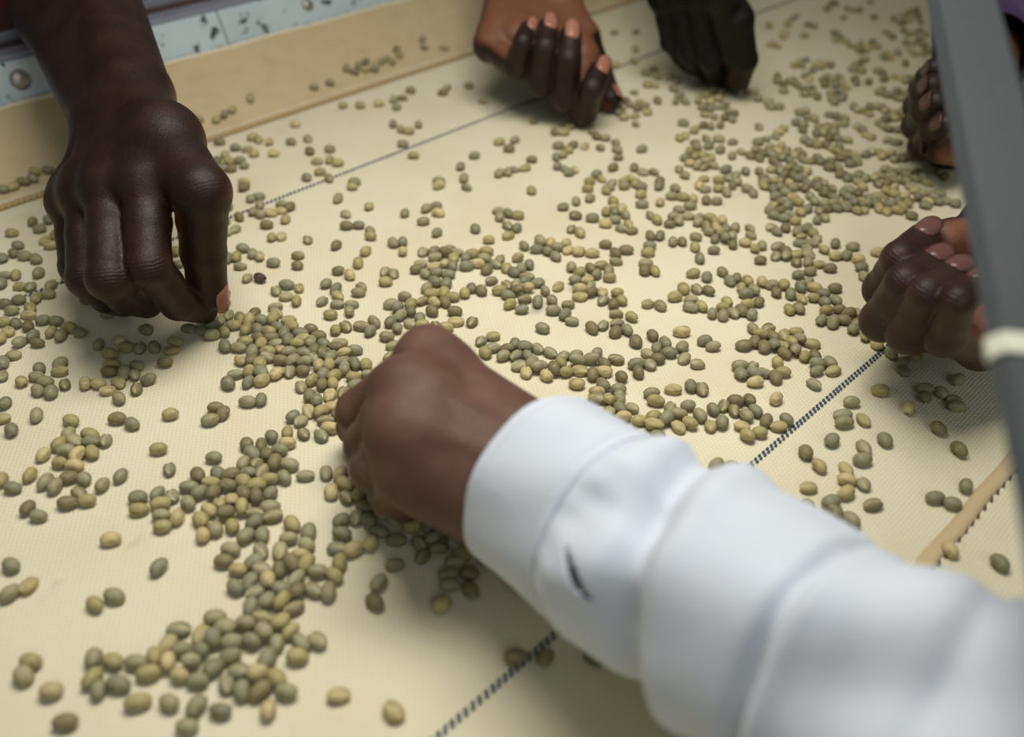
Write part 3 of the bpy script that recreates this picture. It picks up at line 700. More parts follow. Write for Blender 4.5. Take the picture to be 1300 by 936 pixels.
DATA = """-1092 1807 26 180 0 238 922
-1507 1822 26 4 0 82 917
-994 1867 26 171 0 280 902
-833 1867 26 95 0 340 902
-403 1867 26 133 1 500 902
-1078 1882 26 61 0 250 897
-1285 1897 26 13 0 175 892
-1177 1897 26 152 0 215 892
-600 1928 26 10 1 430 882
-782 1938 26 170 0 364 879
-876 1943 26 51 0 330 877
-1601 1943 26 5 0 65 877
-937 1943 26 104 0 307 877
-1436 1947 26 99 0 126 876
-1376 1967 26 167 0 150 869
-1000 1973 26 115 1 287 867
-1102 1981 26 178 0 251 865
-829 1993 26 132 0 351 861
-1478 1995 26 69 0 117 861
-1723 2003 26 134 0 29 858
-897 2007 26 13 0 327 857
-1172 2008 26 149 0 228 857
-1286 2015 26 8 0 188 854
-971 2025 26 167 1 302 851
-1059 2035 26 54 0 271 848
-1226 2057 26 104 0 214 842
-1341 2057 26 172 0 173 842
-1146 2058 26 5 0 242 841
-1719 2062 26 170 0 39 840
-1429 2062 26 159 0 142 840
-880 2071 26 73 0 338 837
-1283 2079 26 108 0 196 835
-1505 2079 26 100 0 118 835
120 2079 26 47 0 692 835
14 2079 26 6 0 655 835
-772 2082 26 178 0 377 834
297 2087 26 140 1 755 832
-1012 2089 26 5 0 293 832
-1124 2112 26 134 0 256 825
-1197 2113 26 179 0 230 825
-859 2140 26 99 0 351 817
-1254 2141 26 72 1 213 817
-768 2143 26 129 0 382 816
-1022 2145 26 177 0 294 816
-950 2151 26 150 0 319 814
-1088 2157 26 110 0 272 812
-712 2160 26 132 1 403 811
-1143 2182 26 85 1 255 805
-911 2188 26 129 0 336 803
-815 2193 26 54 0 369 802
-1233 2203 26 2 1 226 799
-1059 2209 26 171 0 286 797
-990 2227 26 175 0 312 792
-862 2238 26 53 0 356 789
-928 2252 26 163 1 335 785
-1109 2254 26 2 0 273 784
-987 2298 26 88 0 318 773
-825 2303 26 33 1 373 771
-1582 2317 26 142 0 120 768
-265 2317 26 43 0 561 768
-523 2326 26 144 0 475 765
-932 2329 26 66 0 339 764
-873 2330 26 60 0 358 764
-1520 2356 26 165 0 145 757
-985 2368 26 47 1 324 754
-1926 2370 26 54 0 12 753
-703 2378 26 91 0 418 751
-823 2378 26 85 0 378 751
-155 2383 26 117 0 599 750
-887 2389 26 4 0 357 748
-766 2391 26 141 1 398 748
-1068 2399 26 139 0 299 746
-239 2408 26 5 0 571 743
-1871 2415 26 79 1 36 742
-519 2421 26 61 0 480 740
27 2421 26 160 0 659 740
-944 2422 26 106 0 341 740
-1014 2423 26 78 0 318 739
-840 2443 26 56 1 376 734
-694 2458 26 139 0 424 731
-247 2463 26 16 0 570 729
-166 2466 26 5 0 596 729
-915 2478 26 106 0 354 726
-763 2479 26 5 0 403 725
-981 2480 26 159 1 333 725
-1079 2485 26 172 0 301 724
-1392 2501 26 67 0 202 720
-1980 2509 26 145 0 14 718
-871 2512 26 124 0 370 717
-812 2514 26 66 0 389 717
-464 2516 26 6 1 501 716
-226 2521 26 12 0 577 715
1931 2521 26 117 0 1269 715
-1022 2525 26 36 0 323 714
-682 2525 26 91 0 432 714
-1145 2531 26 177 0 284 712
-102 2541 26 15 0 618 710
-357 2560 26 66 1 537 705
-846 2563 26 178 0 381 705
-199 2574 26 161 1 587 702
-935 2590 26 91 1 355 698
-1132 2591 26 167 0 292 698
-1009 2591 26 121 1 331 698
1762 2591 26 110 0 1206 698
-636 2593 26 35 0 449 698
-296 2597 26 15 0 557 697
-706 2604 26 172 1 428 695
-831 2618 26 146 0 389 692
-378 2625 26 127 1 532 690
-574 2628 26 73 0 470 689
-238 2630 26 104 0 575 689
-468 2639 26 4 0 504 687
-1632 2646 26 8 0 140 685
-318 2648 26 42 0 551 685
-909 2651 26 1 0 366 684
-1086 2665 26 55 0 312 681
-1265 2670 26 108 0 257 679
-1018 2671 26 100 0 334 679
-195 2671 26 100 0 589 679
-697 2678 26 165 0 434 678
-832 2688 26 92 0 393 675
-545 2688 26 167 0 481 675
-265 2692 26 164 1 568 674
-1219 2704 26 113 0 274 672
-338 2707 26 143 1 546 671
1356 2718 26 40 0 1067 669
-411 2719 26 178 0 524 668
-1155 2720 26 119 0 295 668
-1444 2722 26 1 0 206 668
-909 2731 26 128 0 371 666
-1067 2736 26 41 0 323 664
-490 2742 26 123 0 500 663
-591 2746 26 114 0 469 662
-709 2750 26 38 0 433 661
-289 2751 26 27 1 562 661
-224 2754 26 57 1 582 660
-1297 2755 26 128 0 254 660
1411 2756 26 117 0 1081 660
1308 2759 26 171 0 1049 659
-367 2764 26 174 1 538 658
-1397 2770 26 91 0 225 657
-648 2773 26 87 1 453 656
-1003 2777 26 12 1 345 655
-1979 2778 26 175 0 49 655
-436 2781 26 23 0 518 654
-1466 2782 26 180 0 205 654
-550 2785 26 128 0 483 653
-1196 2787 26 18 0 287 653
-1078 2794 26 172 1 324 652
1353 2798 26 118 0 1060 651
-319 2803 26 152 0 553 650
-1274 2809 26 144 0 265 648
-486 2813 26 89 1 503 647
-1571 2816 26 3 0 176 647
-1138 2821 26 100 0 307 646
-2043 2824 26 77 0 35 645
-389 2826 26 138 0 533 645
-1021 2831 26 4 0 343 643
-621 2831 26 152 1 463 643
1252 2833 26 106 0 1026 643
-1488 2845 26 1 0 204 640
-547 2846 26 156 0 486 640
1531 2847 26 18 1 1109 640
1868 2849 26 169 0 1210 640
-1372 2853 26 128 0 239 639
-1887 2856 26 4 0 85 638
-1242 2857 26 108 1 278 638
1356 2860 26 16 0 1055 637
-1189 2867 26 106 0 295 636
-1809 2868 26 7 0 110 636
1806 2884 26 3 0 1187 632
-1597 2886 26 5 0 175 632
-1093 2888 26 103 0 325 631
-592 2891 26 73 0 474 631
-711 2892 26 121 1 439 630
-649 2900 26 54 0 458 629
-1455 2903 26 126 1 219 628
-1152 2909 26 126 0 309 627
-1520 2909 26 66 0 200 627
-1037 2912 26 64 0 343 626
-1341 2913 26 49 0 253 626
-1281 2914 26 74 0 271 626
1433 2915 26 34 0 1074 626
-1861 2916 26 148 1 100 625
-775 2921 26 105 0 421 624
-2156 2945 26 172 0 16 619
-1397 2951 26 179 0 240 618
1284 2951 26 10 1 1027 618
-1105 2952 26 13 0 326 618
-602 2954 26 5 1 473 617
-1976 2954 26 86 0 70 617
-1231 2957 26 172 0 289 617
1968 2957 26 59 0 1227 617
-1776 2964 26 80 0 130 616
-730 2965 26 148 0 436 615
1525 2972 26 102 1 1096 614
-1306 2973 26 7 1 268 614
-1170 2978 26 135 0 308 613
-2030 2982 26 72 0 58 612
-663 2984 26 10 0 456 611
-2228 2994 26 109 0 1 609
1460 2996 26 167 0 1075 609
-1059 2998 26 179 0 342 609
-1869 3000 26 134 0 106 608
-994 3010 26 127 0 362 606
-1939 3011 26 11 0 87 606
-1230 3014 26 15 0 293 605
-1715 3019 26 70 0 153 604
-2116 3025 26 82 0 38 603
-1378 3025 26 124 0 251 603
-907 3025 26 6 1 388 603
1047 3031 26 91 0 952 602
-1294 3032 26 125 0 276 602
-1159 3034 26 0 0 315 601
-758 3038 26 63 0 431 600
-819 3044 26 100 1 414 599
-1097 3044 26 85 1 334 599
-1517 3067 26 111 1 214 595
1477 3069 26 107 1 1074 594
972 3075 26 6 0 929 593
-1940 3080 26 179 0 94 592
1361 3082 26 118 0 1040 592
905 3089 26 41 0 909 590
-988 3090 26 167 0 368 590
-1136 3096 26 91 1 326 589
-1054 3097 26 83 0 349 589
-1193 3099 26 78 0 310 588
-2014 3102 26 167 0 76 588
1567 3124 26 9 0 1095 584
-1337 3137 26 177 0 271 581
-1947 3146 26 78 0 99 579
-1101 3151 26 101 0 339 578
-2112 3157 26 78 0 54 577
-1168 3160 26 139 0 321 577
-1894 3173 26 122 0 117 574
1324 3173 26 84 0 1022 574
-2015 3179 26 11 0 84 573
-1052 3187 26 174 0 355 572
2023 3190 26 104 0 1218 571
-1601 3195 26 4 0 201 570
776 3195 26 112 0 868 570
1598 3212 26 105 1 1096 567
-1139 3214 26 97 0 332 566
-1207 3226 26 112 0 314 564
-2063 3228 26 63 0 75 564
-1921 3236 26 176 0 116 562
-1026 3238 26 176 0 365 562
-2002 3249 26 152 1 94 560
1707 3257 26 100 0 1123 558
1466 3257 26 50 0 1056 558
-1865 3261 26 104 1 134 558
-1107 3280 26 123 0 344 554
1086 3286 26 120 0 949 553
671 3287 26 175 0 835 553
-1945 3290 26 161 0 114 552
-881 3294 26 124 1 408 552
-2047 3302 26 84 0 88 550
-965 3308 26 124 1 385 549
-1038 3308 26 94 0 365 549
1146 3309 26 172 0 964 549
-2321 3326 26 118 0 15 546
1985 3336 26 108 0 1192 544
-848 3343 26 167 0 419 543
776 3354 26 123 1 861 541
1075 3357 26 172 1 942 541
1245 3357 26 2 1 989 541
664 3359 26 170 1 831 540
929 3360 26 78 1 903 540
-1776 3371 26 145 0 168 538
835 3378 26 128 0 876 537
1557 3378 26 10 0 1072 537
985 3381 26 74 0 917 536
599 3392 26 7 0 812 534
-2072 3392 26 149 0 90 534
1193 3392 26 60 0 972 534
-992 3396 26 62 1 382 534
-878 3400 26 2 1 413 533
-1420 3401 26 15 0 267 533
726 3402 26 47 0 846 533
1292 3402 26 119 0 999 532
-1859 3406 26 176 0 149 532
1655 3406 26 106 1 1096 532
-2409 3414 26 13 1 1 531
525 3419 26 13 0 791 530
669 3424 26 23 0 830 529
-1038 3428 26 61 0 371 528
-2251 3431 26 100 0 46 528
889 3431 26 114 0 889 528
1111 3433 26 110 0 948 527
-818 3434 26 172 0 431 527
787 3437 26 169 0 861 526
-1618 3440 26 8 0 216 526
1568 3443 26 0 1 1070 526
-1368 3447 26 77 0 284 525
-905 3455 26 51 0 408 523
460 3458 26 56 1 773 523
-970 3464 26 118 1 391 522
1158 3465 26 121 0 959 522
1061 3475 26 86 1 933 520
960 3477 26 116 0 906 520
1896 3482 26 63 0 1154 519
517 3483 26 122 0 787 519
-1414 3487 26 2 0 274 518
758 3494 26 65 1 851 517
2128 3494 26 170 0 1215 517
573 3496 26 132 1 802 516
-856 3504 26 171 1 423 515
844 3504 26 6 0 874 515
1014 3508 26 62 1 919 514
-2442 3524 26 87 0 5 512
-937 3530 26 97 0 403 511
466 3530 26 70 0 773 511
1635 3531 26 1 0 1081 511
-1275 3534 26 175 0 314 510
693 3539 26 167 0 832 509
1078 3540 26 171 0 934 509
1145 3546 26 104 0 951 508
-1214 3551 26 94 0 331 507
2137 3554 26 18 1 1211 507
1278 3558 26 48 0 986 506
409 3559 26 176 1 757 506
-1901 3561 26 126 0 151 505
519 3565 26 92 0 786 505
2001 3568 26 65 0 1174 504
-980 3578 26 72 0 394 503
-891 3592 26 86 1 418 501
681 3600 26 8 0 828 499
2093 3604 26 103 0 1195 498
-2247 3610 26 103 0 66 498
-823 3610 26 82 1 436 497
414 3615 26 176 0 758 497
-2320 3620 26 138 0 48 496
1801 3623 26 178 0 1118 496
-1982 3630 26 19 1 136 494
2026 3631 26 175 0 1175 494
521 3633 26 1 0 785 494
790 3635 26 175 1 854 493
932 3637 26 92 1 891 493
-1845 3641 26 106 1 172 492
-1039 3655 26 114 1 382 490
878 3658 26 91 0 877 490
-770 3658 26 32 0 451 490
-879 3668 26 105 0 424 488
-937 3670 26 93 0 409 488
451 3670 26 121 0 766 488
-2209 3677 26 117 1 82 487
-2110 3677 26 109 0 108 487
-2042 3677 26 155 0 125 487
-1400 3677 26 123 0 290 487
321 3677 26 170 0 732 487
1489 3677 26 125 1 1033 487
-2307 3685 26 179 0 58 486
-1950 3687 26 144 1 149 485
1204 3689 26 5 0 959 485
-1304 3689 26 70 0 315 485
-2427 3693 26 133 0 27 484
-1241 3703 26 39 0 332 483
2215 3704 26 37 0 1217 483
-995 3705 26 65 0 395 482
-1803 3709 26 20 0 189 482
1311 3728 26 91 0 984 479
-790 3731 26 3 0 449 478
-2370 3733 26 174 0 46 478
545 3733 26 113 0 789 478
-886 3738 26 53 0 424 477
174 3743 26 126 0 694 477
1207 3747 26 146 0 957 476
-942 3748 26 77 0 411 476
-2549 3749 26 123 1 3 476
404 3749 26 85 0 752 476
-1886 3754 26 113 1 171 475
1144 3754 26 98 0 940 475
-1944 3755 26 95 0 157 475
-1176 3756 26 59 0 352 474
-1386 3757 26 6 1 298 474
-720 3759 26 3 1 467 474
-1261 3765 26 135 0 331 473
1358 3769 26 177 0 994 472
635 3770 26 96 0 811 472
272 3771 26 26 0 719 472
1260 3772 26 149 1 969 472
75 3774 26 88 1 669 472
-2023 3775 26 172 0 138 471
-1321 3777 26 84 0 316 471
465 3779 26 169 0 768 471
-1118 3779 26 95 1 368 471
1533 3779 26 26 0 1038 471
-1051 3779 26 162 0 384 471
-2277 3782 26 172 1 75 471
1970 3782 26 101 1 1148 470
212 3787 26 103 0 704 470
1617 3787 26 27 1 1058 470
342 3791 26 161 1 736 469
-842 3792 26 88 0 438 469
138 3798 26 13 0 685 468
-2382 3800 26 113 0 50 468
1155 3818 26 176 0 940 465
-1901 3820 26 161 0 173 465
-922 3820 26 94 0 419 465
-977 3824 26 97 0 405 464
38 3825 26 13 1 660 464
1222 3828 26 59 1 956 463
-2029 3831 26 5 0 142 463
-741 3833 26 108 0 464 463
250 3835 26 110 0 713 462
-1049 3835 26 177 0 387 462
632 3836 26 9 0 808 462
1548 3836 26 169 0 1038 462
-1275 3838 26 102 0 331 462
468 3840 26 123 0 767 462
-800 3840 26 110 0 450 462
700 3841 26 112 1 825 462
944 3841 26 6 1 886 462
-2293 3841 26 66 0 76 461
105 3844 26 69 0 676 461
1989 3849 26 46 0 1147 460
-2587 3850 26 107 0 4 460
-1763 3850 26 178 0 210 460
330 3850 26 174 0 732 460
1351 3850 26 100 0 988 460
-864 3852 26 16 1 434 460
1620 3852 26 115 0 1054 460
-1113 3852 26 60 0 372 460
-1385 3866 26 137 0 305 458
-1325 3867 26 79 0 320 458
-1178 3869 26 0 0 357 457
405 3874 26 171 0 751 457
745 3882 26 4 0 835 455
533 3883 26 162 1 782 455
-1017 3886 26 115 1 397 455
-625 3892 26 49 0 495 454
882 3892 26 55 1 869 454
-1247 3893 26 3 1 341 454
-927 3893 26 60 0 420 454
2069 3900 26 29 0 1162 453
1500 3903 26 68 0 1021 452
-44 3905 26 35 0 639 452
329 3909 26 27 0 731 452
262 3909 26 53 1 715 452
21 3909 26 58 1 655 451
1557 3909 26 100 0 1035 451
80 3910 26 111 0 670 451
-860 3911 26 10 0 437 451
-2565 3922 26 4 1 17 450
-2066 3922 26 169 0 140 450
-1147 3924 26 18 0 367 449
1951 3926 26 108 0 1131 449
-974 3926 26 94 0 410 449
-1073 3929 26 165 0 385 449
1404 3930 26 116 0 996 448
439 3932 26 64 0 758 448
697 3932 26 128 1 822 448
812 3934 26 172 0 850 448
-139 3935 26 123 0 616 448
-1342 3940 26 90 0 320 447
196 3941 26 141 1 698 447
-1261 3946 26 2 0 340 446
1462 3948 26 66 0 1009 446
-813 3957 26 5 0 451 444
-1022 3960 26 92 0 399 444
-1764 3964 26 10 1 218 444
-26 3964 26 179 0 644 443
748 3965 26 74 0 833 443
-1197 3965 26 119 1 357 443
-914 3973 26 3 0 426 442
66 3976 26 168 0 666 442
-1419 3976 26 172 0 303 442
-2004 3978 26 171 0 160 442
133 3980 26 118 1 682 441
-99 3980 26 6 1 626 441
-1856 3981 26 110 0 196 441
-1937 3981 26 106 1 176 441
1308 3986 26 79 0 970 440
885 3987 26 55 0 866 440
1047 3990 26 3 0 906 440
1362 3991 26 95 0 982 440
-1491 3992 26 114 0 286 440
-1305 3994 26 99 0 332 439
-979 3999 26 125 0 411 438
-1118 4001 26 175 0 378 438
1207 4002 26 6 0 944 438
-2156 4004 26 92 0 125 438
-616 4004 26 10 1 500 438
1413 4006 26 100 1 994 437
1907 4013 26 96 0 1114 437
13 4015 26 85 0 653 436
1569 4019 26 166 1 1031 436
-1051 4021 26 89 0 395 435
-1237 4021 26 174 1 350 435
-2481 4022 26 176 0 48 435
803 4022 26 105 0 845 435
1463 4023 26 99 0 1005 435
-2580 4030 26 67 0 24 434
-902 4031 26 176 1 431 434
1269 4032 26 74 0 958 434
-1399 4032 26 15 0 311 434
652 4036 26 93 0 808 433
-1174 4038 26 94 0 366 433
-2060 4039 26 175 0 151 433
-1767 4039 26 165 1 222 433
1010 4039 26 10 0 894 433
-160 4045 26 56 1 611 432
1510 4051 26 106 0 1015 431
-1104 4055 26 1 1 383 431
-1337 4058 26 151 0 327 430
1374 4065 26 107 0 981 429
-2691 4066 26 104 0 1 429
-1269 4069 26 1 0 344 429
-1021 4079 26 7 0 404 427
-660 4081 26 172 0 491 427
1866 4084 26 60 0 1099 426
-2531 4085 26 76 0 41 426
-100 4087 26 12 1 626 426
1311 4087 26 175 0 965 426
-2383 4088 26 83 0 77 426
742 4088 26 108 0 828 426
-1588 4093 26 23 0 269 425
1441 4096 26 85 1 996 425
-1205 4103 26 91 0 361 424
-1120 4109 26 3 0 382 423
-2292 4112 26 161 0 101 423
1509 4117 26 170 0 1011 422
-2449 4121 26 80 0 64 422
549 4121 26 51 0 781 422
-1528 4124 26 128 0 285 421
-1292 4125 26 157 0 341 421
902 4126 26 0 0 866 421
-754 4130 26 67 0 470 420
1366 4133 26 44 1 976 420
-2684 4135 26 141 1 10 420
612 4139 26 115 0 796 419
-939 4140 26 93 0 426 419
-1359 4144 26 123 0 326 418
-1417 4145 26 82 0 313 418
-1656 4147 26 117 1 256 418
1822 4148 26 52 0 1084 418
-1956 4148 26 142 1 184 418
-1725 4148 26 178 0 239 418
1286 4149 26 109 0 956 418
-1073 4151 26 164 0 395 417
-2367 4157 26 177 0 88 417
-610 4157 26 96 0 505 417
426 4157 26 120 0 751 417
163 4157 26 154 0 689 417
-1177 4160 26 166 0 370 416
-352 4166 26 2 0 567 415
-1254 4166 26 143 0 352 415
-2595 4176 26 110 0 35 414
-894 4178 26 123 1 438 414
-1494 4180 26 13 0 296 413
-808 4180 26 171 1 459 413
-1608 4188 26 9 0 270 412
-481 4190 26 1 0 536 412
492 4191 26 59 1 766 412
-414 4196 26 110 1 552 411
-2669 4204 26 129 0 20 410
-552 4210 26 134 1 520 409
567 4210 26 6 1 784 409
1727 4212 26 68 0 1057 409
-2740 4214 26 1 0 5 409
1863 4214 26 42 1 1089 409
-655 4217 26 68 0 496 409
-743 4217 26 127 0 475 408
-1419 4222 26 74 0 316 408
-213 4223 26 65 1 600 408
-2460 4228 26 171 0 72 407
-303 4228 26 173 1 579 407
324 4228 26 171 1 726 407
1793 4232 26 165 0 1071 406
-2536 4232 26 14 0 54 406
1674 4233 26 50 0 1043 406
-1357 4235 26 165 0 331 406
-1209 4236 26 6 1 366 406
-1293 4241 26 72 0 347 405
-1474 4243 26 107 0 304 405
-1583 4244 26 122 1 279 405
-497 4255 26 91 0 534 404
651 4266 26 131 0 802 402
-608 4279 26 59 0 508 400
1150 4280 26 73 0 918 400
1835 4287 26 12 0 1077 399
1312 4288 26 73 0 956 399
-2640 4289 26 169 1 36 399
-2204 4289 26 11 0 137 399
-990 4289 26 176 0 420 399
290 4289 26 57 0 718 399
-1545 4291 26 100 1 290 399
-1405 4297 26 69 0 323 398
570 4299 26 176 1 782 398
1097 4299 26 73 0 905 398
-1292 4309 26 142 1 350 396
1897 4311 26 114 1 1090 396
1209 4311 26 112 1 931 396
-557 4318 26 122 0 521 395
-893 4318 26 101 0 443 395
-313 4318 26 180 0 578 395
-437 4322 26 127 0 549 395
1724 4328 26 12 0 1049 394
-2744 4328 26 1 0 15 394
227 4328 26 4 0 702 394
1262 4330 26 116 0 942 394
1523 4338 26 104 0 1002 393
54 4338 26 5 0 662 393
1801 4339 26 177 0 1066 393
-628 4347 26 58 0 505 392
1579 4348 26 117 0 1014 391
984 4357 26 159 0 877 390
1162 4360 26 7 0 918 390
-2657 4367 26 127 1 39 389
1047 4368 26 116 0 891 389
-1307 4369 26 17 1 349 389
822 4377 26 122 0 839 388
-11 4387 26 40 0 648 386
-671 4388 26 11 0 496 386
-558 4390 26 70 0 522 386
1304 4392 26 8 0 949 386
560 4396 26 79 0 778 385
-2298 4397 26 152 0 124 385
-2817 4397 26 0 0 5 385
-970 4397 26 176 1 428 385
-888 4397 26 14 1 447 385
311 4397 26 167 1 721 385
1735 4405 26 106 0 1047 384
-432 4407 26 126 0 551 384
754 4407 26 43 1 822 384
-372 4411 26 118 0 565 383
1195 4412 26 113 0 923 383
1373 4412 26 48 0 964 383
144 4413 26 83 0 683 383
-1604 4417 26 6 1 284 383
-1202 4423 26 99 0 376 382
-1058 4427 26 59 1 409 382
1804 4427 26 114 0 1061 382
-2364 4427 26 19 0 111 381
-497 4428 26 44 1 537 381
611 4429 26 115 0 789 381
-2749 4431 26 5 0 24 381
225 4431 26 103 0 701 381
511 4437 26 55 1 766 380
72 4447 26 20 1 666 379
1001 4447 26 0 1 878 379
-2661 4451 26 94 0 46 378
1620 4452 26 109 1 1018 378
1688 4454 26 179 0 1033 378
-331 4461 26 177 0 575 377
913 4464 26 17 0 857 377
-601 4468 26 162 0 514 377
-1268 4472 26 5 1 363 376
381 4478 26 176 1 736 375
-22 4482 26 152 0 645 375
-979 4487 26 132 1 429 374
1749 4488 26 149 0 1045 374
-2608 4492 26 3 0 61 374
1571 4493 26 78 0 1005 373
-451 4497 26 3 0 548 373
1319 4498 26 6 0 948 373
-1627 4498 26 7 0 283 373
-267 4505 26 91 0 590 372
453 4507 26 42 0 752 372
594 4509 26 173 0 784 372
1493 4509 26 94 0 986 372
-386 4510 26 89 0 563 371
-867 4513 26 3 0 455 371
33 4514 26 177 0 657 371
514 4521 26 89 1 766 370
1112 4529 26 135 0 900 369
189 4529 26 109 0 692 369
-172 4532 26 113 0 611 369
-1337 4533 26 113 1 350 369
-72 4535 26 12 0 634 368
1372 4540 26 107 0 958 368
385 4550 26 179 0 736 366
972 4550 26 106 0 868 366
90 4550 26 169 0 670 366
-1000 4551 26 57 0 426 366
1834 4556 26 4 0 1060 366
1050 4557 26 103 1 885 366
-487 4560 26 64 0 541 365
1718 4560 26 158 0 1034 365
1303 4561 26 82 0 941 365
-228 4561 26 90 0 599 365
-1212 4567 26 109 1 380 365
1642 4571 26 99 0 1016 364
22 4579 26 77 0 655 363
-2808 4581 26 171 1 24 363
-2742 4581 26 95 1 39 363
-859 4581 26 129 1 459 363
264 4581 26 53 1 709 363
1486 4589 26 180 0 981 362
450 4590 26 73 1 750 362
-1287 4592 26 172 0 364 362
1552 4592 26 83 0 995 361
-2638 4596 26 87 1 64 361
-33 4597 26 113 1 643 361
-2922 4602 26 101 0 1 360
-377 4602 26 76 0 566 360
-1065 4607 26 57 0 414 360
147 4609 26 17 0 682 360
77 4623 26 55 0 667 358
-725 4624 26 3 0 490 358
-440 4624 26 137 0 552 358
1700 4624 26 55 0 1026 358
1437 4626 26 87 0 968 357
1353 4634 26 106 0 949 357
1250 4634 26 112 0 926 357
362 4644 26 18 0 730 355
-116 4645 26 43 1 624 355
437 4653 26 27 1 746 354
563 4667 26 175 0 774 353
1301 4667 26 78 0 936 353
-1531 4677 26 83 1 314 352
-2578 4677 26 98 0 84 352
1130 4677 26 73 0 898 352
2038 4677 26 124 0 1098 352
87 4686 26 166 1 669 350
-2877 4699 26 110 0 20 349
-939 4699 26 123 0 444 349
1662 4699 26 1 0 1014 349
-2946 4703 26 178 1 5 348
491 4704 26 68 0 757 348
-368 4708 26 178 0 570 348
-505 4709 26 124 0 540 348
1053 4717 26 15 0 880 347
-690 4720 26 103 1 499 347
-2755 4721 26 85 0 49 346
-441 4728 26 2 0 554 346
11 4731 26 138 0 652 345
396 4732 26 21 0 736 345
1229 4736 26 115 0 918 345
834 4743 26 109 0 831 344
563 4743 26 79 0 772 344
1741 4743 26 17 0 1029 344
-744 4744 26 78 1 488 344
-1015 4750 26 178 0 430 343
776 4754 26 89 0 819 343
-559 4761 26 18 0 529 342
-144 4761 26 59 0 619 342
54 4773 26 90 0 662 341
462 4776 26 114 0 750 340
1865 4776 26 171 0 1054 340
347 4787 26 95 0 725 339
2053 4787 26 11 0 1094 339
-35 4788 26 91 1 642 339
-269 4797 26 5 0 592 338
-345 4804 26 87 0 576 337
-461 4804 26 13 1 551 337
-1600 4805 26 3 1 305 337
-1264 4805 26 170 0 378 337
103 4813 26 89 0 672 336
529 4821 26 5 1 764 335
-1728 4821 26 98 0 278 335
-201 4829 26 6 0 607 334
1814 4830 26 6 1 1040 334
-396 4831 26 71 0 565 334
-99 4831 26 132 1 629 334
-1973 4832 26 134 1 226 334
-908 4832 26 89 0 455 334
-541 4832 26 168 1 534 334
-1412 4837 26 170 0 347 333
793 4844 26 1 1 820 333
1751 4846 26 75 0 1025 332
1688 4855 26 79 1 1011 332
619 4860 26 180 1 782 331
1476 4866 26 4 0 966 330
2062 4878 26 173 0 1090 329
-2831 4882 26 133 0 46 329
-1700 4887 26 87 0 288 328
-276 4889 26 81 0 591 328
-3040 4889 26 116 0 2 328
-164 4889 26 175 0 615 328
1121 4889 26 90 0 889 328
-70 4890 26 88 1 635 328
35 4896 26 27 0 658 327
-353 4901 26 99 1 575 327
-459 4901 26 13 0 552 326
-1647 4907 26 89 0 300 326
1642 4910 26 52 1 999 326
262 4911 26 123 0 706 325
-1507 4912 26 102 0 330 325
1935 4912 26 8 0 1061 325
-2914 4912 26 2 0 31 325
1580 4924 26 60 1 985 324
2007 4924 26 47 0 1075 324
-1284 4929 26 173 1 378 324
-1740 4932 26 62 1 281 323
1712 4943 26 26 1 1012 322
-238 4943 26 179 0 600 322
-1560 4943 26 101 0 320 322
-399 4945 26 16 0 566 322
-2999 4947 26 135 0 16 322
485 4947 26 3 0 752 322
621 4947 26 121 0 781 322
1781 4948 26 139 1 1026 321
818 4959 26 1 0 822 320
2204 4959 26 167 0 1115 320
-329 4964 26 168 1 581 320
403 4966 26 19 0 735 320
-2024 4971 26 100 0 224 319
-881 4971 26 60 0 465 319
-659 4971 26 97 0 511 319
-534 4971 26 80 1 538 319
-469 4971 26 50 0 551 319
-154 4971 26 172 0 618 319
213 4972 26 118 0 695 319
1656 4977 26 122 0 998 318
1219 4983 26 178 0 906 318
690 4983 26 174 0 795 318
340 4994 26 51 1 721 317
1888 4994 26 117 0 1046 317
148 4995 26 9 0 681 316
1473 5006 26 92 0 959 315
-1632 5006 26 171 0 308 315
-376 5008 26 44 1 571 315
1787 5016 26 94 1 1024 314
279 5017 26 9 0 708 314
1112 5023 26 98 0 882 314
2071 5030 26 178 0 1082 313
72 5037 26 120 0 665 312
-2808 5042 26 7 0 64 312
-3009 5042 26 173 0 22 312
-1069 5042 26 56 0 427 312
839 5042 26 173 0 825 312
1619 5042 26 30 1 988 312
1523 5043 26 84 0 968 311
1351 5054 26 76 0 931 310
570 5054 26 174 0 769 310
1973 5066 26 65 0 1060 309
332 5067 26 57 0 719 309
-725 5073 26 120 0 500 308
1428 5078 26 166 0 946 308
235 5078 26 89 0 699 308
1761 5078 26 165 1 1015 308
1834 5083 26 161 1 1030 307
-670 5090 26 95 0 511 307
987 5090 26 78 0 854 307
1044 5090 26 97 0 866 307
175 5103 26 120 0 686 305
-143 5110 26 4 0 620 305
-2875 5113 26 44 1 56 304
1308 5115 26 98 0 920 304
-1260 5120 26 114 1 390 304
1249 5127 26 68 0 908 303
1882 5128 26 62 1 1038 303
-1483 5144 26 91 0 345 301
-874 5152 26 168 0 470 300
1138 5152 26 155 0 884 300
1793 5160 26 37 1 1018 299
-1426 5164 26 94 1 358 299
1366 5164 26 71 0 930 299
857 5164 26 109 0 826 299
915 5164 26 68 0 838 299
-2830 5166 26 100 0 70 299
-24 5177 26 49 1 645 298
1484 5177 26 136 1 954 298
1301 5187 26 42 0 916 297
1873 5199 26 98 0 1032 295
-3113 5202 26 6 0 15 295
-468 5202 26 56 0 554 295
423 5202 26 111 0 736 295
1228 5210 26 139 0 900 294
-1790 5211 26 168 1 285 294
1651 5214 26 131 0 986 294
1779 5219 26 57 0 1012 294
-884 5219 26 118 0 470 294
751 5239 26 27 1 802 291
1340 5247 26 91 0 922 291
1281 5251 26 110 1 910 290
-2961 5252 26 179 0 50 290
-232 5252 26 115 0 603 290
-1736 5255 26 54 1 298 290
371 5260 26 74 1 725 290
31 5260 26 60 0 656 290
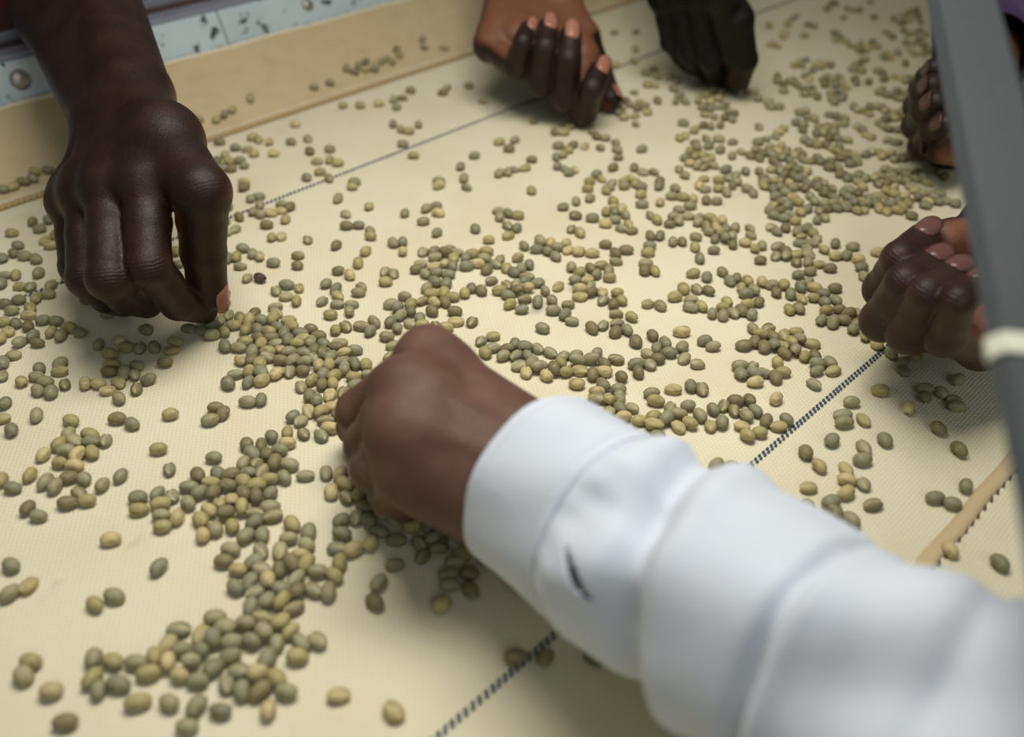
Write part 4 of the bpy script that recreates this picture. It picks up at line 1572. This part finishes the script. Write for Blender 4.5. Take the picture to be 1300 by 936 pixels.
1847 5261 26 49 0 1024 289
686 5265 26 142 1 789 289
1495 5265 26 112 1 952 289
1718 5265 26 85 0 998 289
1399 5265 26 60 0 933 289
1634 5278 26 32 1 980 288
1219 5281 26 87 1 896 287
-1044 5290 26 176 0 440 287
-966 5296 26 173 0 455 286
-1547 5303 26 175 0 339 285
-31 5303 26 116 1 644 285
591 5316 26 175 0 769 284
734 5316 26 105 1 798 284
996 5316 26 179 0 850 284
1282 5323 26 120 0 907 283
2680 5329 26 167 1 1188 283
1180 5341 26 46 0 886 282
-3041 5342 26 93 0 41 282
-563 5350 26 8 0 538 281
1800 5352 26 178 0 1010 281
-1826 5355 26 171 0 285 280
1057 5355 26 84 0 861 280
-2951 5368 26 141 0 61 279
658 5368 26 1 0 781 279
1341 5368 26 86 0 918 279
1942 5368 26 66 0 1038 279
924 5370 26 107 0 834 279
-1442 5374 26 73 0 362 278
513 5389 26 177 0 752 277
1742 5391 26 0 0 997 277
1267 5394 26 161 0 902 277
-1745 5408 26 128 0 304 275
-82 5408 26 95 0 634 275
2003 5408 26 83 1 1048 275
1200 5409 26 41 1 888 275
1035 5421 26 4 0 855 274
2562 5421 26 154 0 1158 274
407 5426 26 172 0 730 273
1130 5426 26 176 1 874 273
38 5427 26 170 0 658 273
1680 5428 26 142 0 982 273
889 5438 26 104 1 826 272
730 5440 26 107 0 794 272
-1619 5442 26 128 0 330 272
660 5447 26 66 0 780 272
1786 5448 26 125 1 1002 272
-26 5452 26 117 0 645 271
-1071 5453 26 137 1 439 271
-1554 5461 26 3 0 344 270
-691 5461 26 74 0 514 270
-476 5461 26 167 0 556 270
1862 5475 26 104 0 1016 269
609 5475 26 87 0 770 269
-1673 5481 26 81 0 321 268
-88 5492 26 153 1 633 267
2231 5494 26 120 0 1088 267
2432 5495 26 68 1 1127 267
2495 5498 26 154 0 1139 267
-1499 5501 26 176 1 356 267
1988 5501 26 85 1 1040 267
1675 5502 26 137 0 978 266
1743 5502 26 24 0 992 266
712 5510 26 68 0 789 266
2286 5513 26 70 1 1097 265
1086 5515 26 164 1 862 265
1917 5516 26 41 0 1025 265
-554 5523 26 60 0 542 265
2108 5526 26 145 0 1062 264
2383 5526 26 90 0 1116 264
2041 5527 26 138 0 1049 264
2540 5534 26 113 1 1146 264
2175 5536 26 168 0 1074 263
-1853 5543 26 67 0 289 263
333 5543 26 0 0 715 263
-1447 5544 26 68 0 368 263
-931 5551 26 63 0 469 262
1799 5555 26 39 0 1000 262
674 5556 26 22 1 781 262
1162 5556 26 12 0 876 262
-493 5557 26 0 0 554 261
2700 5567 26 142 0 1175 261
-1647 5570 26 104 0 330 260
2313 5575 26 178 0 1099 260
2583 5580 26 172 0 1151 259
2473 5581 26 159 0 1130 259
1714 5584 26 63 1 982 259
851 5584 26 179 0 815 259
2908 5589 26 21 0 1214 259
2182 5591 26 158 1 1073 258
2385 5595 26 34 0 1112 258
2047 5596 26 73 1 1046 258
-1511 5598 26 177 1 358 258
2240 5610 26 97 0 1083 257
970 5612 26 66 0 838 256
1876 5612 26 132 0 1012 256
1772 5613 26 147 0 992 256
2732 5615 26 122 0 1178 256
2113 5616 26 7 1 1058 256
2532 5617 26 48 0 1139 256
2801 5623 26 115 0 1191 256
1993 5624 26 109 0 1035 255
419 5626 26 96 0 731 255
667 5626 26 117 0 779 255
1348 5626 26 9 0 910 255
2860 5636 26 148 1 1201 254
1279 5640 26 79 0 896 254
2298 5640 26 160 1 1092 254
2453 5642 26 62 1 1122 254
2619 5642 26 27 1 1154 254
-1727 5661 26 118 0 318 252
-1152 5663 26 75 0 429 252
1199 5666 26 85 0 880 252
519 5668 26 51 0 750 252
2687 5673 26 46 0 1165 251
2132 5673 26 123 0 1059 251
1135 5683 26 176 0 867 250
2225 5685 26 118 0 1076 250
2376 5696 26 123 1 1104 249
2796 5696 26 105 0 1184 249
1870 5697 26 177 1 1008 249
1752 5697 26 24 0 985 249
1059 5698 26 174 0 852 249
2610 5700 26 40 0 1149 249
1981 5700 26 109 0 1028 249
-1686 5704 26 180 1 328 248
2434 5712 26 153 1 1114 248
-3393 5741 58 11 0 3 240
860 5725 26 3 0 814 246
2849 5726 26 161 0 1193 246
2739 5728 26 13 0 1172 246
2550 5730 26 163 0 1135 246
1611 5740 26 101 0 956 245
2084 5740 26 117 0 1046 245
2314 5746 26 63 0 1090 245
2213 5754 26 65 0 1070 244
1436 5754 26 96 0 922 244
1831 5754 26 137 0 997 244
-3339 5787 57 62 1 17 236
2710 5783 26 0 0 1163 242
132 5783 26 107 0 675 242
635 5783 26 97 0 770 242
2512 5783 26 66 0 1125 242
2266 5792 26 147 0 1078 241
1758 5808 26 89 0 981 239
1302 5810 26 14 1 895 239
511 5813 26 8 0 746 239
1101 5813 26 127 0 858 239
1393 5813 26 17 0 912 239
1586 5813 26 151 0 949 239
1971 5813 26 95 0 1021 239
-3296 5848 61 12 0 30 230
1901 5826 26 22 0 1008 238
-1808 5827 26 54 0 310 238
2160 5827 26 104 1 1056 238
2579 5827 26 35 0 1135 238
874 5839 26 180 0 814 237
2064 5842 26 99 0 1038 237
-1079 5842 26 165 0 448 236
-306 5842 26 131 1 592 236
1811 5842 26 85 0 990 236
2371 5842 26 122 0 1095 236
2704 5842 26 150 1 1157 236
999 5846 26 50 0 837 236
1705 5847 26 118 0 970 236
664 5847 26 108 0 774 236
760 5851 26 24 0 793 236
-494 5857 26 36 0 558 235
1494 5857 26 86 0 930 235
1266 5860 26 84 0 887 235
-3252 5894 61 160 0 42 226
2487 5890 26 102 1 1114 232
2551 5890 26 24 0 1126 232
2010 5890 26 139 0 1025 232
843 5891 26 63 0 807 232
1889 5892 26 91 0 1002 232
-1826 5905 26 175 0 310 231
-1074 5905 26 10 0 450 231
1720 5907 26 180 0 970 231
763 5909 26 25 0 792 231
2131 5910 26 82 1 1047 231
2831 5912 26 126 1 1177 231
688 5915 26 64 1 778 230
2688 5916 26 98 0 1150 230
1008 5916 26 60 0 838 230
1534 5918 26 130 0 935 230
-3261 5960 80 169 0 44 218
-498 5920 26 174 0 558 230
531 5920 26 21 0 749 230
2367 5920 26 127 1 1090 230
1787 5921 26 143 1 982 230
1415 5935 26 148 0 912 229
2627 5938 26 6 1 1137 228
1838 5952 26 90 1 990 227
812 5954 26 120 0 800 227
2099 5961 26 22 1 1038 227
1728 5962 26 9 0 970 227
2775 5965 26 140 1 1163 226
-3191 6000 72 170 0 60 215
-1260 5966 26 121 0 417 226
-331 5966 26 82 0 589 226
1319 5966 26 12 1 894 226
615 5966 26 123 1 764 226
1969 5966 26 175 0 1014 226
2429 5971 26 52 0 1099 226
2309 5971 26 39 0 1077 226
2490 5976 26 69 0 1110 225
-1412 5981 26 139 0 390 225
2981 5981 26 86 0 1200 225
1489 5982 26 119 1 925 225
2828 5986 26 93 0 1172 225
2607 5992 26 166 0 1130 224
1194 6012 26 141 0 870 222
2014 6013 26 85 1 1020 222
-3138 6054 72 179 1 74 211
2279 6021 26 175 0 1068 222
1944 6021 26 69 0 1007 222
2402 6021 26 49 0 1091 222
2536 6022 26 159 1 1116 222
2728 6023 26 136 0 1151 222
1886 6027 26 45 0 996 221
1553 6027 26 60 1 935 221
586 6027 26 27 0 758 221
-85 6042 26 54 0 635 220
2637 6058 26 173 0 1132 219
395 6059 26 32 0 722 219
-1335 6064 26 14 0 406 218
-25 6066 26 88 0 645 218
2979 6069 26 67 0 1194 218
2058 6073 26 50 0 1026 218
2829 6073 26 174 1 1166 218
1624 6074 26 99 0 946 218
1720 6074 26 105 0 964 218
911 6074 26 143 1 816 218
987 6074 26 131 1 830 218
2762 6079 26 77 1 1154 217
1870 6085 26 65 1 991 217
2702 6087 26 25 1 1142 216
2002 6103 26 1 0 1014 215
1493 6105 26 26 0 921 215
2939 6111 26 20 0 1184 215
2611 6111 26 3 0 1124 215
433 6112 26 120 1 729 214
1816 6113 26 10 1 980 214
14 6114 26 165 1 653 214
371 6121 26 118 1 717 214
-1964 6121 26 6 0 294 214
-2040 6121 26 126 0 280 214
1171 6121 26 78 1 862 214
1932 6130 26 168 1 1000 213
90 6137 26 24 1 666 212
711 6137 26 43 0 779 212
856 6137 26 86 0 805 212
2227 6137 26 140 0 1053 212
2288 6137 26 107 0 1064 212
1355 6147 26 35 1 895 212
-360 6153 26 73 0 585 211
322 6161 26 67 0 708 211
1299 6163 26 71 0 884 210
1876 6169 26 104 1 988 210
-1885 6169 26 174 0 310 210
1420 6171 26 149 1 906 210
1985 6172 26 64 0 1008 210
2391 6200 26 180 0 1080 208
-1232 6208 26 10 0 429 207
1258 6211 26 164 0 876 207
2196 6232 26 10 0 1043 205
2263 6234 26 116 0 1055 205
2447 6235 26 165 0 1088 205
1856 6242 26 125 0 982 204
-2092 6250 26 106 0 276 204
-1934 6250 26 6 0 304 204
-2013 6250 26 2 0 291 204
-1386 6250 26 169 1 402 204
1379 6250 26 151 0 896 204
1972 6252 26 97 0 1002 204
2139 6258 26 49 1 1032 203
-1301 6266 26 87 0 418 203
140 6266 26 171 0 675 203
2081 6274 26 120 1 1021 202
2730 6286 26 68 1 1135 201
2347 6295 26 157 0 1067 200
1769 6298 26 104 0 964 200
2787 6299 26 107 0 1145 200
1239 6299 26 21 0 870 200
1422 6299 26 95 0 902 200
2187 6304 26 124 0 1038 200
1940 6307 26 52 0 994 199
315 6314 26 88 0 706 199
762 6316 26 24 1 785 199
2840 6318 26 123 0 1153 199
1876 6325 26 165 0 982 198
2656 6329 26 73 0 1120 198
2461 6331 26 139 0 1085 198
1314 6332 26 54 0 882 198
-707 6333 26 177 0 525 198
-269 6333 26 6 0 602 198
1583 6333 26 65 0 930 198
1708 6334 26 140 0 952 197
2391 6339 26 6 1 1073 197
2086 6344 26 86 0 1018 197
2720 6348 26 173 0 1130 196
-2068 6349 26 100 0 285 196
371 6351 26 57 0 715 196
2031 6358 26 93 1 1008 196
2547 6360 26 37 0 1099 195
-1859 6366 26 6 0 323 195
-1717 6366 26 7 0 348 195
1377 6366 26 61 1 893 195
1803 6378 26 114 0 967 194
1868 6381 26 21 0 979 194
2430 6398 26 161 1 1077 193
2661 6399 26 134 1 1117 193
-1466 6407 26 123 0 393 192
2602 6407 26 83 0 1106 192
1993 6408 26 61 0 999 192
2358 6410 26 141 0 1063 192
1285 6417 26 85 0 875 191
1663 6417 26 106 1 941 191
2078 6418 26 76 1 1014 191
1933 6427 26 130 1 988 191
1516 6434 26 53 0 915 190
408 6434 26 134 0 721 190
765 6434 26 135 0 784 190
1771 6438 26 45 0 959 190
-1324 6444 26 176 0 419 189
945 6444 26 22 0 815 189
-1927 6451 26 177 1 314 189
-21 6451 26 172 0 646 189
-2017 6468 26 175 0 299 188
2342 6469 26 40 1 1058 187
1887 6477 26 13 0 978 187
1352 6485 26 109 0 885 186
647 6485 26 112 1 762 186
1442 6503 26 28 0 900 185
339 6503 26 10 0 709 185
533 6503 26 67 1 742 185
1975 6503 26 64 0 992 185
2398 6506 26 102 0 1066 185
448 6520 26 24 0 728 184
2307 6523 26 114 0 1049 184
2245 6524 26 38 0 1038 183
-803 6538 26 12 0 511 183
2188 6548 26 100 0 1028 182
-2158 6573 26 1 0 279 180
-1795 6573 26 88 0 341 180
-1631 6573 26 171 0 370 180
-94 6573 26 12 0 634 180
1352 6573 26 149 1 882 180
1817 6573 26 165 0 962 180
763 6573 26 99 1 781 180
2839 6580 26 174 1 1138 179
2239 6589 26 67 0 1035 179
1631 6590 26 44 1 930 179
2490 6607 26 158 0 1077 178
22 6608 26 39 0 654 178
2173 6613 26 20 0 1022 177
-1881 6617 26 105 1 328 177
2788 6619 26 19 1 1127 177
1535 6626 26 168 0 912 176
-1518 6637 26 119 1 391 176
2357 6643 26 48 0 1052 175
1245 6644 26 112 0 862 175
1443 6644 26 96 1 896 175
1890 6644 26 98 1 972 175
696 6644 26 164 0 769 175
2424 6646 26 162 1 1064 175
-1932 6653 26 21 0 321 174
2684 6669 26 35 1 1107 173
633 6680 26 114 0 758 172
1971 6680 26 110 1 985 172
1297 6698 26 86 1 870 171
2652 6722 26 86 1 1099 170
2287 6732 26 110 0 1036 169
2422 6747 26 162 0 1058 168
2340 6752 26 98 0 1044 168
319 6753 26 110 0 704 168
393 6753 26 29 0 716 168
2010 6753 26 161 0 989 168
-780 6771 26 176 0 519 166
602 6771 26 126 1 751 166
1378 6790 26 53 0 881 165
2197 6790 26 121 0 1019 165
2651 6795 26 125 0 1095 165
2382 6799 26 1 0 1049 164
2921 6803 26 147 0 1140 164
-843 6808 26 96 0 509 164
2983 6810 26 128 0 1150 164
2854 6810 26 136 0 1128 164
-2381 6871 86 175 1 252 150
2064 6827 26 151 0 995 163
1517 6864 26 89 0 902 160
1885 6864 26 89 1 964 160
435 6864 26 8 1 722 160
2335 6864 26 93 0 1039 160
2395 6864 26 43 0 1049 160
2463 6864 26 32 0 1060 160
2643 6864 26 167 1 1090 160
-2256 6907 63 83 0 275 151
2831 6879 26 111 1 1121 159
1460 6883 26 47 0 892 159
1595 6883 26 57 0 915 159
-716 6895 26 97 0 531 158
2232 6902 26 13 0 1020 158
-1659 6902 26 179 0 375 158
-912 6902 26 102 0 499 158
952 6921 26 106 1 808 156
1315 6921 26 164 0 868 156
2554 6921 26 55 0 1072 156
2188 6941 26 49 0 1011 155
2832 6945 26 17 1 1117 155
-2213 6983 72 88 0 285 145
167 6979 26 68 1 678 152
2894 6998 26 172 0 1125 151
1707 6998 26 68 0 930 151
2573 7009 26 137 0 1072 151
2342 7012 26 107 0 1034 150
2964 7018 26 172 0 1135 150
-2169 7061 80 75 0 295 139
872 7037 26 6 0 792 149
1653 7037 26 52 0 920 149
1580 7057 26 78 1 908 148
3052 7057 26 87 0 1148 148
2528 7059 26 64 0 1062 147
2295 7062 26 94 1 1024 147
961 7076 26 33 1 806 146
1509 7096 26 160 0 895 145
2490 7102 26 14 1 1054 145
1744 7116 26 25 0 932 144
2803 7122 26 109 1 1104 143
2995 7132 26 116 0 1134 143
3055 7135 26 131 1 1144 143
1067 7136 26 24 0 822 142
843 7136 26 68 0 786 142
2258 7136 26 121 0 1015 142
1709 7176 26 102 0 925 140
2315 7176 26 144 0 1022 140
3093 7177 26 153 0 1148 140
2949 7179 26 34 0 1124 140
-2068 7242 100 103 0 317 124
2730 7190 26 95 0 1089 139
2788 7190 26 54 1 1098 139
1578 7216 26 63 0 903 138
999 7216 26 8 0 810 138
2933 7234 26 21 0 1119 136
-915 7237 26 7 0 504 136
876 7237 26 117 1 790 136
1515 7238 26 174 0 892 136
2847 7255 26 109 0 1104 135
1661 7257 26 0 1 915 135
2057 7257 26 127 0 978 135
2126 7257 26 177 0 989 135
2718 7264 26 75 0 1083 135
-1209 7278 26 169 0 458 134
-1347 7278 26 17 0 436 134
2908 7284 26 34 1 1113 133
944 7299 26 123 0 800 132
1070 7299 26 41 1 820 132
-1065 7319 26 4 0 481 131
1715 7340 26 101 0 921 130
2592 7340 26 169 0 1060 130
2063 7340 26 166 0 976 130
1315 7361 26 76 0 858 129
1394 7361 26 139 0 870 129
1030 7361 26 163 1 812 129
1592 7361 26 116 0 901 129
-238 7382 26 152 1 612 128
1175 7382 26 105 0 835 128
913 7382 26 29 0 794 128
1500 7382 26 75 0 886 128
-955 7403 26 79 0 500 126
3159 7422 26 5 0 1145 125
1993 7424 26 6 0 962 125
1674 7424 26 26 0 912 125
2583 7424 26 79 0 1055 125
2663 7424 26 175 0 1068 125
-887 7446 26 5 1 511 124
2483 7467 26 64 0 1038 122
3122 7469 26 69 0 1137 122
1365 7488 26 31 0 862 121
3062 7503 26 155 0 1126 120
1585 7510 26 172 0 896 120
2711 7510 26 83 0 1071 120
2399 7530 26 171 0 1022 119
-1622 7570 69 3 0 399 110
3220 7549 26 106 1 1148 118
2618 7553 26 19 0 1055 118
-566 7553 26 5 0 562 118
1713 7553 26 61 0 915 118
2469 7555 26 9 1 1032 117
3017 7560 26 144 0 1116 117
1004 7575 26 130 1 805 116
1936 7575 26 150 0 949 116
-836 7597 26 178 0 521 115
1997 7597 26 74 1 958 115
1656 7597 26 17 0 905 115
2240 7597 26 172 0 995 115
3279 7597 26 70 0 1155 115
2679 7597 26 57 0 1063 115
3178 7602 26 2 0 1139 115
3059 7619 26 58 0 1120 114
2455 7633 26 11 0 1027 113
-1508 7669 66 14 0 419 105
1337 7641 26 130 0 855 112
2405 7679 26 122 1 1017 110
-541 7686 26 91 1 568 110
2506 7686 26 100 1 1032 110
2785 7686 26 143 1 1075 110
-361 7709 26 169 0 595 109
1135 7731 26 172 0 822 108
1202 7731 26 95 1 833 108
2271 7731 26 103 0 995 108
2617 7731 26 17 0 1048 108
2699 7731 26 31 0 1060 108
2381 7746 26 146 0 1011 107
2777 7777 26 80 0 1070 105
2893 7777 26 64 0 1088 105
2999 7799 26 45 0 1102 104
3322 7822 26 36 0 1150 103
1387 7822 26 86 0 859 103
2234 7822 26 118 0 986 103
2342 7822 26 147 0 1002 103
-1333 7892 77 4 0 450 91
-1401 7919 101 98 0 440 86
2632 7865 26 42 0 1045 100
3372 7867 26 129 0 1155 100
2720 7869 26 2 0 1058 100
2386 7869 26 126 1 1008 100
2519 7869 26 30 1 1028 100
2903 7869 26 43 0 1085 100
3154 7869 26 26 0 1122 100
3323 7914 26 31 1 1146 98
1995 7915 26 73 1 948 98
2263 7915 26 100 0 988 98
2783 7915 26 149 0 1065 98
2686 7919 26 65 0 1050 97
-1257 7963 76 177 1 463 88
1235 7939 26 124 0 834 96
1344 7939 26 151 0 850 96
3271 7942 26 88 1 1137 96
-1305 8003 97 68 0 456 82
2509 7963 26 23 1 1022 95
-1180 7997 65 19 0 475 87
3185 8001 26 111 0 1121 93
1151 8010 26 149 0 820 92
-1253 8080 104 77 0 465 77
-1170 8072 81 97 1 478 81
3026 8058 26 36 0 1095 90
3158 8067 26 151 0 1114 90
2599 8082 26 57 0 1031 89
-1125 8134 85 59 0 485 78
1230 8107 26 152 0 830 87
2955 8107 26 104 0 1082 87
-1044 8168 73 85 1 498 78
-1090 8207 94 69 1 491 72
2694 8156 26 18 0 1042 85
3021 8156 26 176 1 1090 85
905 8205 26 173 0 781 82
2475 8205 26 15 0 1009 82
2544 8205 26 104 1 1019 82
2794 8205 26 51 0 1055 82
-986 8293 91 97 0 508 69
3465 8255 26 81 0 1150 80
2686 8255 26 11 0 1038 80
2763 8255 26 9 1 1049 80
3015 8255 26 76 1 1085 80
-1018 8358 113 86 0 504 62
1076 8305 26 117 0 804 77
2542 8305 26 56 1 1015 77
3082 8305 26 39 1 1092 77
2607 8356 26 15 1 1022 75
3132 8356 26 159 0 1098 75
3323 8408 26 113 0 1122 72
3386 8427 26 103 0 1131 72
-786 8501 91 165 1 539 59
3363 8492 26 164 0 1124 68
3630 8512 26 40 1 1161 68
3694 8512 26 56 1 1170 68
-614 8560 63 11 0 564 60
3488 8538 26 97 0 1140 66
-810 8613 125 85 0 536 49
3774 8565 26 139 0 1179 65
3164 8591 26 51 0 1092 64
1121 8618 26 83 0 806 62
3622 8618 26 96 1 1155 62
3229 8619 26 56 0 1100 62
3157 8665 26 121 0 1088 60
3342 8699 26 175 0 1112 59
2443 8722 26 117 0 987 58
3785 8727 26 108 0 1172 57
3120 8734 26 120 1 1080 57
3268 8754 26 4 1 1100 56
2390 8759 26 25 0 979 56
3230 8809 26 29 1 1092 54
3339 8809 26 14 0 1108 54
3650 8809 26 92 0 1150 54
3723 8809 26 56 1 1160 54
3109 8865 26 170 1 1074 51
3025 8893 26 121 0 1061 50
3806 8893 26 98 0 1168 50
2557 8979 26 160 0 995 46
3085 8979 26 169 0 1066 46
3576 8979 26 9 0 1132 46
2759 9008 26 0 0 1021 45
3753 9066 26 73 0 1152 42
3921 9066 26 39 1 1175 42
974 9095 26 21 0 780 41
3070 9095 26 166 0 1060 41
3819 9095 26 9 1 1160 41
1183 9124 26 45 0 808 40
2609 9124 26 103 0 998 40
3566 9124 26 10 1 1125 40
3755 9183 26 11 1 1148 38
3906 9183 26 175 1 1168 38
2929 9302 26 87 0 1034 33
2488 9303 26 78 0 976 33
2875 9335 26 7 0 1026 31
2684 9364 26 93 0 1000 30
3806 9395 26 178 0 1145 29
3999 9426 26 88 0 1169 27
3914 9489 26 63 1 1155 25
3769 9520 26 78 0 1135 24
2776 9552 26 6 1 1006 22
3291 9583 26 50 1 1071 21
3594 9583 26 169 0 1110 21
4035 9615 26 13 0 1165 20
2838 9647 26 71 1 1011 19
3908 9647 26 1 1 1148 19
4000 9745 26 140 0 1155 15
3441 9811 26 27 1 1082 13
3508 9811 26 52 1 1090 13
4082 9811 26 8 0 1162 13
3195 9844 26 29 0 1050 11
3404 9877 26 69 0 1075 10
3544 9877 26 87 1 1092 10
3279 10012 26 77 0 1055 5
3341 10047 26 18 1 1061 4
3716 10116 26 129 1 1105 1
3328 10116 26 43 0 1058 1"""
beans = []
for line in DATA.split('\n'):
    if line.strip():
        x, y, z, a, c, px, py = map(int, line.split()); beans.append([x/1e4, y/1e4, z/1e4, math.radians(a), c, px, py])
XY = np.array([b[:2] for b in beans])
def bean_pose(i):
    x, y, z, a, c, px, py = beans[i]
    d = np.hypot(*(XY-XY[i]).T); nb = int((d < 0.0085).sum())-1
    tilt = random.gauss(0, 0.10); roll = random.gauss(0, 0.12)
    n = x*ND[0]+y*ND[1]
    if nb >= 4: z += random.uniform(0, 0.0016); tilt += random.gauss(0, 0.22); roll += random.gauss(0, 0.3)
    base = Matrix.Rotation(a+(math.pi if random.random() < .5 else 0), 4, 'Z') @ Matrix.Rotation(tilt, 4, 'Y') @ Matrix.Rotation(roll+(math.pi if c else 0), 4, 'X')
    if n > 0.636: base = Matrix.Rotation(ANG_U, 4, 'Z') @ Matrix.Rotation(0.34, 4, 'X') @ Matrix.Rotation(-ANG_U, 4, 'Z') @ base
    sc = random.uniform(0.92, 1.08)
    zz = z-0.0002
    return Matrix.Translation((x, y, zz)) @ base @ Matrix.Diagonal((sc, sc*random.uniform(.95, 1.05), sc, 1))
def region(px, py):
    R_ = [('beside the tan hem', 1160, 620, 1400, 1000), ('between stitching and grey bar', 1110, 440, 1400, 620), ('right of the blue stitching', 1000, 440, 1160, 730),
          ('along the white sleeve', 735, 440, 1000, 640), ('shaded by the white cuff', 545, 620, 820, 1000), ('in the heap below the fist', 425, 590, 545, 800),
          ('in the heap just left of the fist', 330, 430, 450, 560), ('in the trail left below the fist', 340, 560, 425, 660), ('in the bottom trail of beans', 180, 730, 430, 1000), ('in the long left trail', 265, 640, 425, 730),
          ('in the wide left patch', 150, 590, 340, 730), ('in the loose cluster at lower left', 0, 540, 150, 670), ('scattered at the bottom left', 0, 670, 265, 1000), ('in the cluster at the left edge', 0, 440, 220, 540), ('between left cluster and heap', 150, 440, 330, 640)]
    for nm, x0, y0, x1, y1 in R_:
        if x0 <= px < x1 and y0 <= py < y1: return nm
    return 'on the open canvas'
ORD = 'first second third fourth fifth sixth seventh eighth ninth tenth eleventh twelfth thirteenth fourteenth fifteenth sixteenth seventeenth eighteenth nineteenth twentieth'.split()
NSOLO = 300
solo = []
for i in range(len(beans)):
    b = beans[i]
    k = random.choices(range(5), TW)[0]
    special = abs(b[5]-328) < 4 and abs(b[6]-352) < 5
    M = bean_pose(i)
    beans[i].append(k); beans[i].append(M); beans[i].append(random.uniform(.88, 1.12))
for i in range(NSOLO):
    k, M, br = beans[i][7:10]
    o = bpy.data.objects.new('coffee_bean', PROTO[i % 8]); COL.objects.link(o)
    o.matrix_world = M
    o.color = (*[c*br for c in TONES[k][1]], 1)
    o['category'] = 'coffee bean'
    solo.append((o, region(beans[i][5], beans[i][6]), TONES[k][0], beans[i][4], beans[i][5]))
groups = {}
for o, rg, tone, cr, px in solo: groups.setdefault((rg, tone, cr), []).append((px, o))
for (rg, tone, cr), L_ in groups.items():
    L_.sort(key=lambda t: t[0])
    side = 'crease-up' if cr else 'domed'
    for j, (px, o) in enumerate(L_):
        o['group'] = 'coffee beans '+rg
        if len(L_) == 1: o['label'] = f'only {tone} {side} coffee bean {rg}'
        else: o['label'] = f'{tone} {side} coffee bean {rg}, {ORD[j] if j < 20 else str(j+1)+"th"} from left'
# the one roasted-dark bean beside the thumb
dk = bpy.data.objects.new('coffee_bean', PROTO[2]); COL.objects.link(dk); dk.matrix_world = Matrix.Translation((-0.1454, 0.4664, 0.0026)) @ Matrix.Rotation(2.6, 4, 'Z')
dk.color = (0.055, 0.035, 0.03, 1); dk['category'] = 'coffee bean'; dk['label'] = 'single dark brown coffee bean lying right of the thumb of the pinching hand'
# all smaller, farther beans: past the count that can be told apart
pv = []; pf = []; pcr = []; ptn = []
arr = []
for me in PROTO:
    v = np.array([x.co[:] for x in me.vertices]); c = np.array([d.value for d in me.attributes['crease'].data]); f = [tuple(p.vertices) for p in me.polygons]; arr.append((v, c, f))
off = 0
for i in range(NSOLO, len(beans)):
    k, M, br = beans[i][7:10]; v, c, f = arr[i % 8]; Mn = np.array(M)
    pv.append(v @ Mn[:3, :3].T+Mn[:3, 3]); pcr.append(c); ptn.append(np.tile([*[x*br for x in TONES[k][1]], 1.0], (len(v), 1)))
    pf.extend([tuple(q+off for q in t) for t in f]); off += len(v)
so = link_mesh('coffee_bean_scatter', np.concatenate(pv), pf, M_BEAN)
so.data.attributes.new('crease', 'FLOAT', 'POINT').data.foreach_set('value', np.concatenate(pcr).astype(np.float32))
so.data.attributes.new('tone', 'FLOAT_COLOR', 'POINT').data.foreach_set('color', np.concatenate(ptn).astype(np.float32).ravel())
so['kind'] = 'stuff'; so['label'] = 'hundreds of green coffee beans scattered over the middle and far part of the belt'; so['category'] = 'coffee beans'
HELD = [((0.2086, 0.3816, 0.0536), 'pale coffee bean held between ring and little finger of the upturned fist'), ((0.2149, 0.3712, 0.0514), 'upper coffee bean in the palm of the upturned fist'), ((0.2156, 0.3736, 0.0446), 'lower coffee bean in the palm of the upturned fist')]
for k, (p, where) in enumerate(HELD):
    o = bpy.data.objects.new('coffee_bean', PROTO[k]); COL.objects.link(o)
    o.matrix_world = Matrix.Translation(p) @ Matrix.Rotation(0.7*k, 4, 'Z') @ Matrix.Rotation(0.5, 4, 'X')
    o.color = (*TONES[1][1], 1); o['category'] = 'coffee bean'; o['group'] = 'coffee beans held in the upturned fist'; o['label'] = where
